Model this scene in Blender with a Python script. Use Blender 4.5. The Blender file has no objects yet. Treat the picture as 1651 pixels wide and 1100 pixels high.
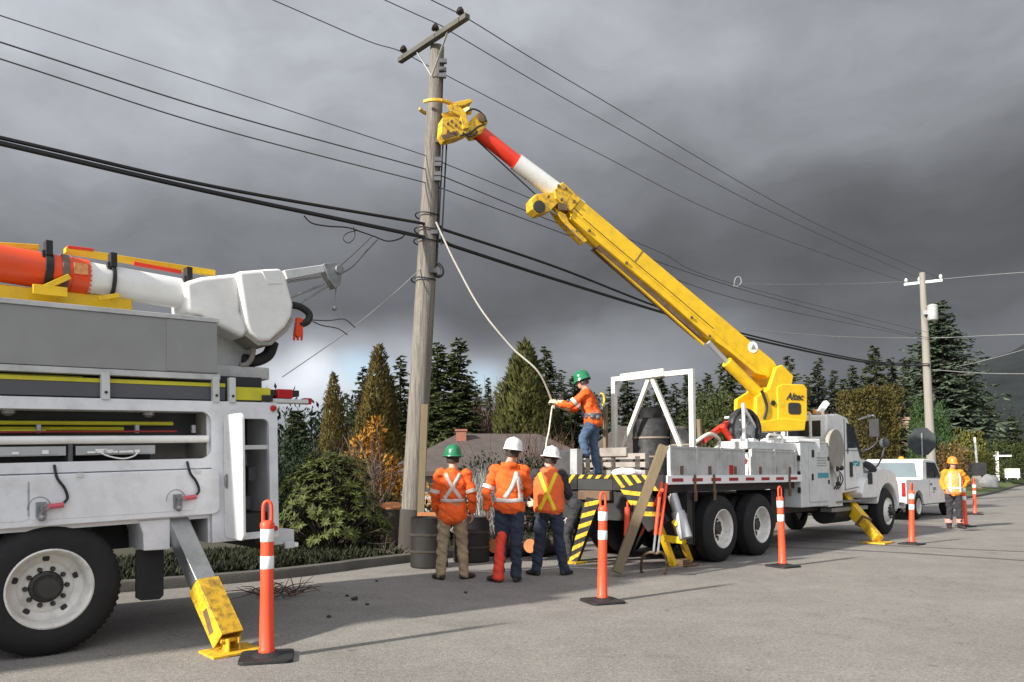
import bpy, bmesh, math, random
from mathutils import Vector, Matrix, noise
from mathutils.bvhtree import BVHTree
R = math.radians
V = Vector
rnd = random.Random(11)
sc = bpy.context.scene
col = sc.collection

# ------------------------------------------------------------------ camera
CAM_F, CAM_CX, CAM_CY, CAM_H = 1250.0, 825.5, 680.0, 1.45     # focal length and principal point in photo pixels (1651 x 1100)
TH = math.atan(80.0 / CAM_F)
cd = bpy.data.cameras.new('camera')
cam = bpy.data.objects.new('camera', cd); col.objects.link(cam)
cam.location = (0, 0, CAM_H); cam.rotation_euler = (R(90) + TH, 0, 0)
cd.sensor_width = 36; cd.lens = 36 * CAM_F / 1651.0; cd.shift_y = (CAM_CY - 550) / 1651.0
cd.clip_start = .05; cd.clip_end = 3000
sc.camera = cam

# ------------------------------------------------------------------ light
SUN_AZ, SUN_EL = 53.0, 27.5           # the way the light travels (degrees right of the view) and its height
to_sun = V((-math.sin(R(SUN_AZ)) * math.cos(R(SUN_EL)), -math.cos(R(SUN_AZ)) * math.cos(R(SUN_EL)), math.sin(R(SUN_EL))))
sl = bpy.data.lights.new('sun', 'SUN'); sl.energy = 4.0; sl.angle = R(2.2); sl.color = (1, .95, .865)
so = bpy.data.objects.new('sun', sl); col.objects.link(so)
so.rotation_euler = to_sun.to_track_quat('Z', 'Y').to_euler(); so.location = (-20, -20, 30)
sc.view_settings.view_transform = 'Standard'; sc.view_settings.look = 'None'
sc.view_settings.gamma = 1; sc.view_settings.exposure = .95

def ray(px, py):
    x = (px - CAM_CX) / CAM_F; y = -(py - CAM_CY) / CAM_F
    c, s = math.cos(TH), math.sin(TH)
    return V((x, c - s * y, s + c * y))
CO = V((0, 0, CAM_H))
def G(px, py, z=0.0):
    r = ray(px, py); return CO + r * ((z - CAM_H) / r.z)
def P(px, py, Y):
    r = ray(px, py); return CO + r * (Y / r.y)
def onplane(px, py, o, n):
    r = ray(px, py); return CO + r * ((o - CO).dot(n) / r.dot(n))

# ------------------------------------------------------------------ sky
def world():
    w = bpy.data.worlds.new('World'); sc.world = w; w.use_nodes = True
    nt = w.node_tree; N = nt.nodes; L = nt.links; N.clear()
    def nd(t, **k):
        n = N.new(t)
        for a, b in k.items(): setattr(n, a, b)
        return n
    def math_(op, a, b=None, c=None, clamp=False):
        n = nd('ShaderNodeMath', operation=op, use_clamp=clamp)
        for i, q in enumerate((a, b, c)):
            if q is None: continue
            if isinstance(q, (int, float)): n.inputs[i].default_value = q
            else: L.new(q, n.inputs[i])
        return n.outputs[0]
    tc = nd('ShaderNodeTexCoord')
    D = tc.outputs['Generated']
    sky = nd('ShaderNodeTexSky', sky_type='NISHITA', sun_disc=False)
    sky.sun_elevation = R(SUN_EL); sky.sun_rotation = math.atan2(to_sun.x, to_sun.y)
    # slow warp so that the cloud edges wander
    wn = nd('ShaderNodeTexNoise'); wn.inputs['Scale'].default_value = 3.0; wn.inputs['Detail'].default_value = 5
    L.new(D, wn.inputs['Vector'])
    ws = nd('ShaderNodeVectorMath', operation='SUBTRACT'); L.new(wn.outputs['Color'], ws.inputs[0]); ws.inputs[1].default_value = (.5, .5, .5)
    wm = nd('ShaderNodeVectorMath', operation='SCALE'); L.new(ws.outputs[0], wm.inputs[0]); wm.inputs['Scale'].default_value = .22
    wa = nd('ShaderNodeVectorMath', operation='ADD'); L.new(D, wa.inputs[0]); L.new(wm.outputs[0], wa.inputs[1])
    wd = nd('ShaderNodeVectorMath', operation='NORMALIZE'); L.new(wa.outputs[0], wd.inputs[0]); WD = wd.outputs[0]
    wm2 = nd('ShaderNodeVectorMath', operation='SCALE'); L.new(ws.outputs[0], wm2.inputs[0]); wm2.inputs['Scale'].default_value = .06
    wa2 = nd('ShaderNodeVectorMath', operation='ADD'); L.new(D, wa2.inputs[0]); L.new(wm2.outputs[0], wa2.inputs[1])
    wd2 = nd('ShaderNodeVectorMath', operation='NORMALIZE'); L.new(wa2.outputs[0], wd2.inputs[0]); WS = wd2.outputs[0]
    def blob(px, py, rad, vec, soft=1.0, d=None, sq=1.0):
        d = (ray(px, py).normalized() if d is None else V(d).normalized())
        n = nd('ShaderNodeVectorMath', operation='SUBTRACT'); L.new(vec, n.inputs[0]); n.inputs[1].default_value = d
        m = nd('ShaderNodeVectorMath', operation='MULTIPLY'); L.new(n.outputs[0], m.inputs[0]); m.inputs[1].default_value = (1, 1, sq)
        l = nd('ShaderNodeVectorMath', operation='LENGTH'); L.new(m.outputs[0], l.inputs[0])
        mr = nd('ShaderNodeMapRange', interpolation_type='SMOOTHSTEP'); L.new(l.outputs['Value'], mr.inputs[0])
        mr.inputs[1].default_value = rad; mr.inputs[2].default_value = rad * (1 - soft); mr.inputs[3].default_value = 0; mr.inputs[4].default_value = 1
        return mr.outputs[0]
    cn = nd('ShaderNodeTexNoise'); cn.inputs['Scale'].default_value = 4.6; cn.inputs['Detail'].default_value = 8; cn.inputs['Roughness'].default_value = .56
    mp = nd('ShaderNodeMapping'); mp.inputs['Scale'].default_value = (1, 1, 2.4); L.new(WD, mp.inputs[0]); L.new(mp.outputs[0], cn.inputs['Vector'])
    # the cloud deck: brightness by height above the horizon, for the left, the middle and the right of the view
    sx = nd('ShaderNodeSeparateXYZ'); L.new(WD, sx.inputs[0])
    def lay(vals):
        r = nd('ShaderNodeValToRGB'); r.color_ramp.interpolation = 'B_SPLINE'; e = r.color_ramp.elements
        pts = sorted((max(0, (760 - py) / 1250.0 / math.sqrt(1 + ((760 - py) / 1250.0) ** 2)) / .6, v) for py, v in zip(SKY['rows'], vals))
        while len(e) < len(pts): e.new(.5)
        for k, (p, v) in enumerate(pts):
            l = ((v / 255 + .055) / 1.055) ** 2.4; e[k].position = min(1, p); e[k].color = (l, l, l, 1)
        f = math_('MULTIPLY', sx.outputs[2], 1 / .6); L.new(f, r.inputs[0]); return r.outputs[0]
    lf, md, rg = (lay(SKY[k]) for k in ('left', 'mid', 'right'))
    az = math_('ARCTAN2', sx.outputs[0], sx.outputs[1])
    def mixf(x, lo, hi, p, q):
        m = nd('ShaderNodeMapRange', interpolation_type='SMOOTHSTEP'); L.new(x, m.inputs[0]); m.inputs[1].default_value = lo; m.inputs[2].default_value = hi
        k = nd('ShaderNodeMix', data_type='RGBA'); L.new(m.outputs[0], k.inputs[0]); L.new(p, k.inputs[6]); L.new(q, k.inputs[7]); return k.outputs[2]
    deck = mixf(az, .05, .50, mixf(az, -.42, .05, lf, md), rg)
    b = math_('MULTIPLY', deck, 10 / 2 ** sc.view_settings.exposure)
    b = math_('MULTIPLY', b, math_('MULTIPLY_ADD', cn.outputs[0], SKY['noise'], 1 - SKY['noise'] * .5))
    for (px, py, rad, amt, which, sq) in SKY['blobs']:
        b = math_('MULTIPLY_ADD', blob(px, py, rad, WD if which else WS, sq=sq), amt, b)
    # brighter sky behind the photographer, added to fill the near sides of the trucks
    b = math_('MULTIPLY_ADD', blob(0, 0, 1.25, WD, d=(.1, -.85, .5)), SKY['back'], b)
    b = math_('MAXIMUM', b, .25)
    cc = nd('ShaderNodeMix', data_type='RGBA', blend_type='MULTIPLY'); cc.inputs[0].default_value = 1
    cb = nd('ShaderNodeCombineColor'); [L.new(b, cb.inputs[i]) for i in range(3)]
    L.new(cb.outputs[0], cc.inputs[6]); cc.inputs[7].default_value = (.945, .985, 1.07, 1)
    gap = None
    for (px, py, rad, amt, sq) in SKY['blue']:
        g = math_('MULTIPLY', blob(px, py, rad, WS, sq=sq), amt)
        gap = g if gap is None else math_('MAXIMUM', gap, g)
    mx = nd('ShaderNodeMix', data_type='RGBA'); L.new(gap, mx.inputs[0]); L.new(cc.outputs[2], mx.inputs[6])
    sb = nd('ShaderNodeMix', data_type='RGBA', blend_type='MULTIPLY'); sb.inputs[0].default_value = 1
    L.new(sky.outputs[0], sb.inputs[6]); sb.inputs[7].default_value = (.95, 1.0, 1.05, 1); L.new(sb.outputs[2], mx.inputs[7])
    bg = nd('ShaderNodeBackground'); bg.inputs[1].default_value = .1; L.new(mx.outputs[2], bg.inputs[0])
    out = nd('ShaderNodeOutputWorld'); L.new(bg.outputs[0], out.inputs[0])
SKY = dict(noise=1.0, back=6.8, rows=(-120, 0, 100, 240, 330, 405, 450, 500, 560, 600, 680),
    left=(185, 196, 199, 180, 152, 132, 126, 124, 142, 160, 165), mid=(185, 186, 168, 148, 122, 100, 97, 108, 138, 150, 145), right=(175, 172, 174, 132, 108, 98, 96, 103, 113, 118, 116),
    blobs=[(560, 590, .22, 1.1, 1, 2.2), (520, 575, .10, .7, 0, 1.6), (545, 598, .07, 1.5, 1, 1.2), (512, 572, .035, 1.3, 0, 1.0), (660, 560, .10, .9, 0, 1.6), (775, 600, .09, .8, 0, 1.5), (1010, 570, .2, .35, 1, 3)],
    blue=[(588, 590, .05, .7, 1.2), (772, 606, .05, .5, 1.3)])
world()

# ------------------------------------------------------------------ mesh builder
class MB:
    def __init__(s): s.v = []; s.f = []; s.mi = []; s.m = 0
    def add(s, vs, fs):
        n = len(s.v); s.v += [tuple(p) for p in vs]
        for f in fs: s.f.append(tuple(n + i for i in f)); s.mi.append(s.m)
        return s
    def box(s, x0, x1, y0, y1, z0, z1):
        return s.add([(x0, y0, z0), (x1, y0, z0), (x1, y1, z0), (x0, y1, z0), (x0, y0, z1), (x1, y0, z1), (x1, y1, z1), (x0, y1, z1)],
                     [(0, 3, 2, 1), (4, 5, 6, 7), (0, 1, 5, 4), (1, 2, 6, 5), (2, 3, 7, 6), (3, 0, 4, 7)])
    def bar(s, p0, p1, w, h, up=(0, 0, 1), w1=None, h1=None):
        p0, p1 = V(p0), V(p1); d = (p1 - p0).normalized(); a = d.cross(V(up))
        if a.length < 1e-4: a = d.cross(V((1, 0, 0)))
        a.normalize(); b = a.cross(d).normalized(); w1 = w if w1 is None else w1; h1 = h if h1 is None else h1
        vs = []
        for p, ww, hh in ((p0, w, h), (p1, w1, h1)):
            vs += [p - a * ww / 2 - b * hh / 2, p + a * ww / 2 - b * hh / 2, p + a * ww / 2 + b * hh / 2, p - a * ww / 2 + b * hh / 2]
        return s.add(vs, [(0, 1, 2, 3), (7, 6, 5, 4), (0, 4, 5, 1), (1, 5, 6, 2), (2, 6, 7, 3), (3, 7, 4, 0)])
    def tube(s, path, r, n=8, caps=True, ell=1.0, ref=None):
        path = [V(p) for p in path]; k = len(path); rs = r if isinstance(r, (list, tuple)) else [r] * k
        vs = []; prev = None
        for i, p in enumerate(path):
            d = (path[min(i + 1, k - 1)] - path[max(i - 1, 0)])
            d = d.normalized() if d.length > 1e-9 else V((0, 0, 1))
            if prev is None:
                a = V(ref) if ref else (V((0, 0, 1)) if abs(d.z) < .9 else V((1, 0, 0)))
            else: a = prev
            a = a - d * a.dot(d)
            if a.length < 1e-6: a = d.orthogonal()
            a.normalize(); prev = a; b = d.cross(a)
            rr = rs[i]; ra, rb = rr if isinstance(rr, tuple) else (rr, rr * ell)
            for j in range(n):
                t = 2 * math.pi * j / n; vs.append(p + a * (ra * math.cos(t)) + b * (rb * math.sin(t)))
        fs = [(i * n + j, i * n + (j + 1) % n, (i + 1) * n + (j + 1) % n, (i + 1) * n + j) for i in range(k - 1) for j in range(n)]
        if caps: fs += [tuple(range(n - 1, -1, -1)), tuple((k - 1) * n + j for j in range(n))]
        return s.add(vs, fs)
    def lathe(s, prof, n=32, o=(0, 0, 0), axis=(0, 0, 1), closed=False, sx=1.0, sy=1.0):
        ax = V(axis).normalized(); a = V((1, 0, 0)) if abs(ax.x) < .8 else V((0, 0, 1)); a = (a - ax * a.dot(ax)).normalized(); b = ax.cross(a); o = V(o)
        vs = []
        for r, h in prof:
            for j in range(n):
                t = 2 * math.pi * j / n; vs.append(o + ax * h + a * (r * sx * math.cos(t)) + b * (r * sy * math.sin(t)))
        k = len(prof); m = k if closed else k - 1
        fs = [(i * n + j, i * n + (j + 1) % n, ((i + 1) % k) * n + (j + 1) % n, ((i + 1) % k) * n + j) for i in range(m) for j in range(n)]
        if not closed:
            if prof[0][0] > 1e-4: fs.append(tuple(range(n - 1, -1, -1)))
            if prof[-1][0] > 1e-4: fs.append(tuple((k - 1) * n + j for j in range(n)))
        return s.add(vs, fs)
    def prism(s, poly, a0, a1, plane='xz', inset=0):
        n = len(poly)
        def mk(p, a): return (p[0], a, p[1]) if plane == 'xz' else ((p[0], p[1], a) if plane == 'xy' else (a, p[0], p[1]))
        vs = [mk(p, a0) for p in poly] + [mk(p, a1) for p in poly]
        fs = [tuple(range(n)), tuple(range(2 * n - 1, n - 1, -1))] + [(i, (i + 1) % n, n + (i + 1) % n, n + i) for i in range(n)]
        return s.add(vs, fs)
    def ball(s, c, r, n=12, m=8, sc_=(1, 1, 1)):
        c = V(c); vs = [c + V((0, 0, r * sc_[2]))]
        for i in range(1, m):
            t = math.pi * i / m
            for j in range(n):
                q = 2 * math.pi * j / n; vs.append(c + V((r * sc_[0] * math.sin(t) * math.cos(q), r * sc_[1] * math.sin(t) * math.sin(q), r * sc_[2] * math.cos(t))))
        vs.append(c - V((0, 0, r * sc_[2]))); e = len(vs) - 1
        fs = [(0, 1 + j, 1 + (j + 1) % n) for j in range(n)]
        fs += [(1 + i * n + j, 1 + (i + 1) * n + j, 1 + (i + 1) * n + (j + 1) % n, 1 + i * n + (j + 1) % n) for i in range(m - 2) for j in range(n)]
        fs += [(e, 1 + (m - 2) * n + (j + 1) % n, 1 + (m - 2) * n + j) for j in range(n)]
        return s.add(vs, fs)
    def mesh(s, name, fix=True):
        me = bpy.data.meshes.new(name); me.from_pydata(s.v, [], s.f); me.polygons.foreach_set('material_index', s.mi)
        if fix:
            bm = bmesh.new(); bm.from_mesh(me); bmesh.ops.recalc_face_normals(bm, faces=bm.faces); bm.to_mesh(me); bm.free()
        me.update(); return me
    def build(s, name, m, parent=None, bevel=0, smooth=40, fix=True, seg=2, loc=None):
        me = s.mesh(name, fix)
        for q in (m if isinstance(m, (list, tuple)) else [m]): me.materials.append(q)
        if smooth:
            me.shade_smooth(); me.set_sharp_from_angle(angle=R(smooth))
        o = bpy.data.objects.new(name, me); col.objects.link(o)
        if parent: o.parent = parent
        if loc: o.location = loc
        if bevel:
            b = o.modifiers.new('bevel', 'BEVEL'); b.width = bevel; b.segments = seg; b.limit_method = 'ANGLE'; b.angle_limit = R(35); b.harden_normals = True
        return o
    def each(s, name, m, parent=None, **k):
        """every separate piece becomes an object of its own"""
        par = list(range(len(s.v)))
        def find(i):
            while par[i] != i: par[i] = par[par[i]]; i = par[i]
            return i
        for f in s.f:
            for i in f[1:]: par[find(i)] = find(f[0])
        gr = {}
        for f in s.f: gr.setdefault(find(f[0]), []).append(f)
        out = []
        for fs in gr.values():
            q = MB(); ids = sorted({i for f in fs for i in f}); mp = {i: n for n, i in enumerate(ids)}
            q.add([s.v[i] for i in ids], [tuple(mp[i] for i in f) for f in fs]); out.append(q.build(name, m, parent, **k))
        return out
def rrect(x0, x1, z0, z1, r, n=5):
    p = []
    for cx, cz, a in ((x1 - r, z1 - r, 0), (x0 + r, z1 - r, 90), (x0 + r, z0 + r, 180), (x1 - r, z0 + r, 270)):
        for i in range(n + 1):
            t = R(a + 90 * i / n); p.append((cx + r * math.cos(t), cz + r * math.sin(t)))
    return p
def catmull(pts, k=8):
    pts = [V(p) for p in pts]; out = []
    for i in range(len(pts) - 1):
        a = pts[max(i - 1, 0)]; b = pts[i]; c = pts[i + 1]; d = pts[min(i + 2, len(pts) - 1)]
        for j in range(k):
            t = j / k; out.append(.5 * ((2 * b) + (c - a) * t + (2 * a - 5 * b + 4 * c - d) * t * t + (3 * b - a - 3 * c + d) * t ** 3))
    return out + [pts[-1]]
def tag(o, label=None, cat=None, group=None, kind=None):
    if label: o['label'] = label
    if cat: o['category'] = cat
    if group: o['group'] = group
    if kind: o['kind'] = kind
    return o
def thing(name, label, cat, loc=(0, 0, 0), rot=(0, 0, 0), group=None):
    o = bpy.data.objects.new(name, None); col.objects.link(o); o.empty_display_size = .2
    o.location = loc; o.rotation_euler = rot
    return tag(o, label, cat, group)
def copy_tree(o, parent=None):
    c = o.copy(); col.objects.link(c); c.parent = parent
    for ch in list(o.children): copy_tree(ch, c)
    return c
def text_mesh(name, body, size, m, parent, matrix, extrude=.004, shear=0):
    cu = bpy.data.curves.new(name, 'FONT'); cu.body = body; cu.size = size; cu.extrude = extrude; cu.align_x = 'CENTER'; cu.align_y = 'CENTER'; cu.shear = shear; cu.offset = size * .018
    t = bpy.data.objects.new(name, cu); col.objects.link(t)
    me = bpy.data.meshes.new_from_object(t.evaluated_get(bpy.context.evaluated_depsgraph_get()))
    bpy.data.objects.remove(t); me.transform(matrix); me.materials.clear(); me.materials.append(m)
    o = bpy.data.objects.new(name, me); col.objects.link(o); o.parent = parent; return o

# ------------------------------------------------------------------ materials
def mat(name, c, rough=.5, metal=0, var=.12, vs=3.0, bump=0, bs=60, dirt=0, dirtc=(.07, .06, .05), rv=.12, stretch=(1, 1, 1), dscale=None, island=0, trans=0, spec=.5):
    m = bpy.data.materials.new(name); m.use_nodes = True; nt = m.node_tree; N = nt.nodes; L = nt.links
    b = N['Principled BSDF']; b.inputs['Roughness'].default_value = rough; b.inputs['Metallic'].default_value = metal; b.inputs['Specular IOR Level'].default_value = spec
    tc = N.new('ShaderNodeTexCoord'); mp = N.new('ShaderNodeMapping'); mp.inputs['Scale'].default_value = stretch; L.new(tc.outputs['Object'], mp.inputs[0])
    n = N.new('ShaderNodeTexNoise'); n.inputs['Scale'].default_value = vs; n.inputs['Detail'].default_value = 7; n.inputs['Roughness'].default_value = .6; L.new(mp.outputs[0], n.inputs['Vector'])
    mr = N.new('ShaderNodeMapRange'); mr.inputs[1].default_value = .3; mr.inputs[2].default_value = .7; mr.inputs[3].default_value = 1 - var; mr.inputs[4].default_value = 1 + var; L.new(n.outputs[0], mr.inputs[0])
    vm = N.new('ShaderNodeVectorMath'); vm.operation = 'SCALE'; vm.inputs[0].default_value = c[:3]; L.new(mr.outputs[0], vm.inputs['Scale'])
    colr = vm.outputs[0]
    if island:
        g = N.new('ShaderNodeNewGeometry'); mi = N.new('ShaderNodeMapRange'); L.new(g.outputs['Random Per Island'], mi.inputs[0]); mi.inputs[3].default_value = 1 - island; mi.inputs[4].default_value = 1 + island
        v2 = N.new('ShaderNodeVectorMath'); v2.operation = 'SCALE'; L.new(colr, v2.inputs[0]); L.new(mi.outputs[0], v2.inputs['Scale']); colr = v2.outputs[0]
    if dirt:
        d = N.new('ShaderNodeTexNoise'); d.inputs['Scale'].default_value = dscale or vs * 1.7; d.inputs['Detail'].default_value = 10; d.inputs['Roughness'].default_value = .68; L.new(mp.outputs[0], d.inputs['Vector'])
        dr = N.new('ShaderNodeMapRange'); dr.inputs[1].default_value = .47; dr.inputs[2].default_value = .72; dr.inputs[4].default_value = dirt; L.new(d.outputs[0], dr.inputs[0])
        mx = N.new('ShaderNodeMix'); mx.data_type = 'RGBA'; L.new(dr.outputs[0], mx.inputs[0]); L.new(colr, mx.inputs[6]); mx.inputs[7].default_value = (*dirtc, 1); colr = mx.outputs[2]
    L.new(colr, b.inputs['Base Color'])
    if rv:
        rr = N.new('ShaderNodeMapRange'); rr.inputs[1].default_value = .3; rr.inputs[2].default_value = .7; rr.inputs[3].default_value = max(.02, rough - rv); rr.inputs[4].default_value = min(1, rough + rv); L.new(n.outputs[0], rr.inputs[0]); L.new(rr.outputs[0], b.inputs['Roughness'])
    if bump:
        bn = N.new('ShaderNodeTexNoise'); bn.inputs['Scale'].default_value = bs; bn.inputs['Detail'].default_value = 5; L.new(mp.outputs[0], bn.inputs['Vector'])
        bp = N.new('ShaderNodeBump'); bp.inputs['Strength'].default_value = bump; bp.inputs['Distance'].default_value = .02; L.new(bn.outputs[0], bp.inputs['Height']); L.new(bp.outputs[0], b.inputs['Normal'])
    if trans:
        tr = N.new('ShaderNodeBsdfTranslucent'); L.new(colr, tr.inputs[0]); ms = N.new('ShaderNodeMixShader'); ms.inputs[0].default_value = trans
        L.new(b.outputs[0], ms.inputs[1]); L.new(tr.outputs[0], ms.inputs[2]); L.new(ms.outputs[0], N['Material Output'].inputs[0])
    return m
M = dict(
    white=mat('white_paint', (.78, .78, .76), .3, dirt=.22, var=.03, dirtc=(.35, .32, .28)),
    whiteb=mat('white_body_paint', (.73, .74, .76), .35, dirt=.42, var=.05, dirtc=(.36, .34, .31), vs=2.0, dscale=4.5),
    fibre=mat('white_fibreglass', (.8, .79, .76), .35, dirt=.25, var=.04, dirtc=(.42, .38, .32)),
    greyp=mat('grey_paint', (.27, .27, .265), .45, dirt=.25, var=.06, dirtc=(.2, .19, .18)),
    lgrey=mat('light_grey_paint', (.6, .61, .6), .45, dirt=.35, var=.06, dirtc=(.28, .26, .24)),
    alu=mat('worn_aluminium', (.56, .56, .55), .5, .35, dirt=.45, var=.12, dirtc=(.2, .19, .18)),
    steel=mat('grey_steel', (.33, .34, .34), .4, .7, dirt=.4, var=.2),
    dark=mat('black_chassis', (.018, .018, .018), .6, var=.3, dirt=.3, dirtc=(.05, .045, .04)),
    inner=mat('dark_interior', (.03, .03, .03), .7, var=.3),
    beige=mat('beige_lining', (.3, .28, .24), .6, dirt=.35, dirtc=(.12, .1, .08)),
    black=mat('black_rubber', (.014, .014, .015), .65, var=.25, bump=.25, bs=90, dirt=.3, dirtc=(.05, .047, .045)),
    tyre=mat('tyre_rubber', (.010, .010, .0105), .8, var=.3, bump=.3, bs=50, dirt=.3, dirtc=(.03, .028, .026)),
    slat=mat('charcoal_slat', (.09, .09, .1), .45, var=.1),
    yellow=mat('yellow_paint', (.84, .52, .014), .38, dirt=.42, var=.08, dirtc=(.36, .22, .03), vs=2.2, dscale=5),
    yellowd=mat('worn_yellow_paint', (.72, .43, .02), .5, dirt=.95, var=.12, dirtc=(.10, .065, .03), vs=6, dscale=14),
    lime=mat('yellow_green_reflective', (.62, .57, .03), .4, var=.08, dirt=.2),
    red=mat('red_paint', (.78, .045, .018), .35, dirt=.12, var=.05),
    orangered=mat('orange_red_paint', (.8, .075, .012), .35, dirt=.12, var=.05),
    redlamp=mat('red_lamp_plastic', (.45, .01, .012), .2, var=.05),
    redtape=mat('red_reflective_tape', (.32, .02, .02), .4, var=.1),
    pink=mat('faded_red_handle', (.55, .1, .13), .5),
    rim=mat('white_wheel_paint', (.72, .7, .65), .4, dirt=.4, dirtc=(.2, .17, .13), vs=6),
    hub=mat('greasy_hub', (.05, .048, .045), .5, .3, dirt=.3),
    rust=mat('rusty_steel', (.16, .1, .06), .8, .2, var=.3, dirt=.5, vs=8),
    glass=mat('dark_glass', (.02, .025, .03), .06, var=.02, rv=0, spec=.8),
    paleglass=mat('reflecting_glass', (.16, .2, .22), .08, var=.05, rv=0, spec=.8),
    chrome=mat('chrome', (.7, .7, .72), .15, 1, var=.05),
    teal=mat('teal_decal', (.05, .3, .36), .4, var=.05),
    post=mat('orange_post_plastic', (.86, .085, .03), .45, dirt=.12, var=.05, dirtc=(.4, .06, .03)),
    refl=mat('white_reflective_sheet', (.82, .81, .8), .4, dirt=.2, var=.04, dirtc=(.5, .45, .42)),
    orange=mat('orange_cloth', (.82, .115, .012), .85, var=.1, vs=6, bump=.35, bs=16, dirt=.2, dirtc=(.45, .06, .01), rv=0),
    orangev=mat('orange_vest_cloth', (.8, .13, .03), .8, var=.08, bump=.3, bs=14, rv=0),
    silver=mat('silver_reflective_tape', (.6, .52, .46), .5, var=.1, rv=0),
    yellowt=mat('yellow_reflective_tape', (.85, .6, .02), .5, var=.06, rv=0),
    amber=mat('amber_cloth', (.8, .28, .012), .8, var=.1, bump=.3, bs=14, rv=0),
    redcloth=mat('bright_red_cloth', (.8, .06, .03), .8, var=.1, bump=.3, bs=20, rv=0),
    tan=mat('tan_trousers', (.34, .25, .15), .9, var=.15, bump=.4, bs=14, rv=0, dirt=.25, dirtc=(.16, .11, .07)),
    navy=mat('navy_trousers', (.025, .032, .055), .9, var=.2, bump=.4, bs=14, rv=0),
    charcoal=mat('charcoal_cloth', (.03, .03, .034), .9, var=.2, bump=.4, bs=14, rv=0),
    jeans=mat('blue_denim', (.06, .1, .17), .9, var=.25, bump=.4, bs=16, rv=0, dirt=.25, dirtc=(.12, .15, .2)),
    boot=mat('dark_leather', (.035, .028, .022), .6, var=.2),
    skin=mat('skin', (.55, .3, .21), .55, var=.08),
    glove=mat('pale_work_glove', (.6, .55, .38), .85, var=.12),
    hair=mat('dark_hair', (.03, .02, .015), .7),
    hatg=mat('green_helmet_plastic', (.012, .17, .07), .28, var=.05),
    hatw=mat('white_helmet_plastic', (.82, .82, .8), .3, var=.03, dirt=.12, dirtc=(.5, .48, .45)),
    hato=mat('orange_helmet_plastic', (.85, .25, .03), .3, var=.05),
    hatr=mat('red_helmet_plastic', (.6, .04, .06), .35, var=.05),
    wood=mat('weathered_pole_wood', (.205, .185, .16), .85, var=.35, vs=7, bump=.7, bs=24, dirt=.85, dirtc=(.06, .05, .042), stretch=(5, 5, .28), dscale=5),
    hazblack=mat('black_striped_plate', (.010, .010, .010), .6, dirt=.35, dirtc=(.06, .045, .03)),
    darkwood=mat('dark_wood', (.05, .042, .035), .85, var=.3, bump=.4, bs=30, stretch=(4, 4, .4)),
    beam=mat('pale_timber', (.17, .13, .075), .8, var=.16, vs=4, bump=.2, bs=40, stretch=(6, 6, .6), dirt=.25, dirtc=(.2, .15, .08)),
    stump=mat('bark', (.05, .04, .03), .95, var=.3, bump=.8, bs=18),
    cut=mat('fresh_cut_wood', (.46, .17, .06), .8, var=.15, vs=8),
    barrel=mat('stained_dark_barrel', (.013, .012, .011), .65, var=.4, dirt=.5, dirtc=(.035, .02, .014), vs=5),
    drum=mat('dark_steel_drum', (.035, .036, .038), .5, .3, var=.3, dirt=.4, dirtc=(.16, .15, .14), vs=5),
    drumband=mat('rusted_drum_band', (.25, .2, .16), .7, var=.2),
    rope=mat('pale_rope', (.62, .58, .5), .85, var=.15, vs=40),
    wire=mat('power_line_metal', (.07, .07, .07), .6, var=.1),
    cable=mat('black_cable_sheath', (.012, .012, .013), .6, var=.1),
    whitewire=mat('pale_service_wire', (.26, .26, .26), .5, var=.1),
    insul=mat('brown_porcelain', (.03, .018, .015), .3),
    galv=mat('galvanised_steel', (.45, .46, .46), .5, .5, var=.15),
    concrete=mat('kerb_concrete', (.10, .092, .08), .9, var=.2, vs=4, bump=.3, bs=40, dirt=.5, dirtc=(.06, .055, .045)),
    brick=mat('chimney_brick', (.3, .12, .08), .9, var=.2, vs=12, bump=.2),
    stucco=mat('pale_stucco', (.42, .4, .37), .9, var=.06),
    roof=mat('brown_shingles', (.085, .068, .06), .95, var=.25, vs=2.5, bump=.6, bs=26, dirt=.4, dirtc=(.07, .06, .05)),
    greyroof=mat('grey_shingles', (.14, .14, .14), .9, var=.2, bump=.5, bs=20),
    stone=mat('grey_boulder', (.2, .2, .2), .9, var=.2, vs=4, bump=.6, bs=8),
    bark=mat('conifer_bark', (.06, .045, .035), .95, var=.3, bump=.5, bs=20),
    twig=mat('bare_twigs', (.14, .11, .09), .9, var=.3),
    redtwig=mat('reddish_twigs', (.13, .075, .06), .9, var=.3, island=.4),
)
def leafmat(name, c, island=.45): return mat(name, c, .65, var=.28, vs=.9, island=island, trans=.18, rv=0, spec=.25)
LM = dict(dark=leafmat('dark_fir_needles', (.042, .053, .022)), fir=leafmat('green_fir_needles', (.060, .075, .026)), gold=leafmat('golden_cypress_foliage', (.105, .082, .022)),
          olive=leafmat('olive_cypress_foliage', (.078, .080, .022)), blue=leafmat('blue_spruce_needles', (.075, .098, .066)), rhodo=leafmat('rhododendron_leaves', (.08, .095, .024), .6),
          dshrub=leafmat('dark_shrub_leaves', (.016, .03, .014)), autumn=leafmat('yellow_autumn_leaves', (.32, .15, .02), .5), rust=leafmat('russet_leaves', (.16, .085, .03), .4),
          hedge=leafmat('golden_hedge_leaves', (.085, .071, .018), .5), lime=leafmat('yellow_green_leaves', (.13, .13, .025)), mid=leafmat('mid_green_leaves', (.052, .066, .018)), cyp=leafmat('slender_cypress_needles', (.05, .1, .03)),
          farhill=leafmat('far_forest_leaves', (.012, .022, .018)))

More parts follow.
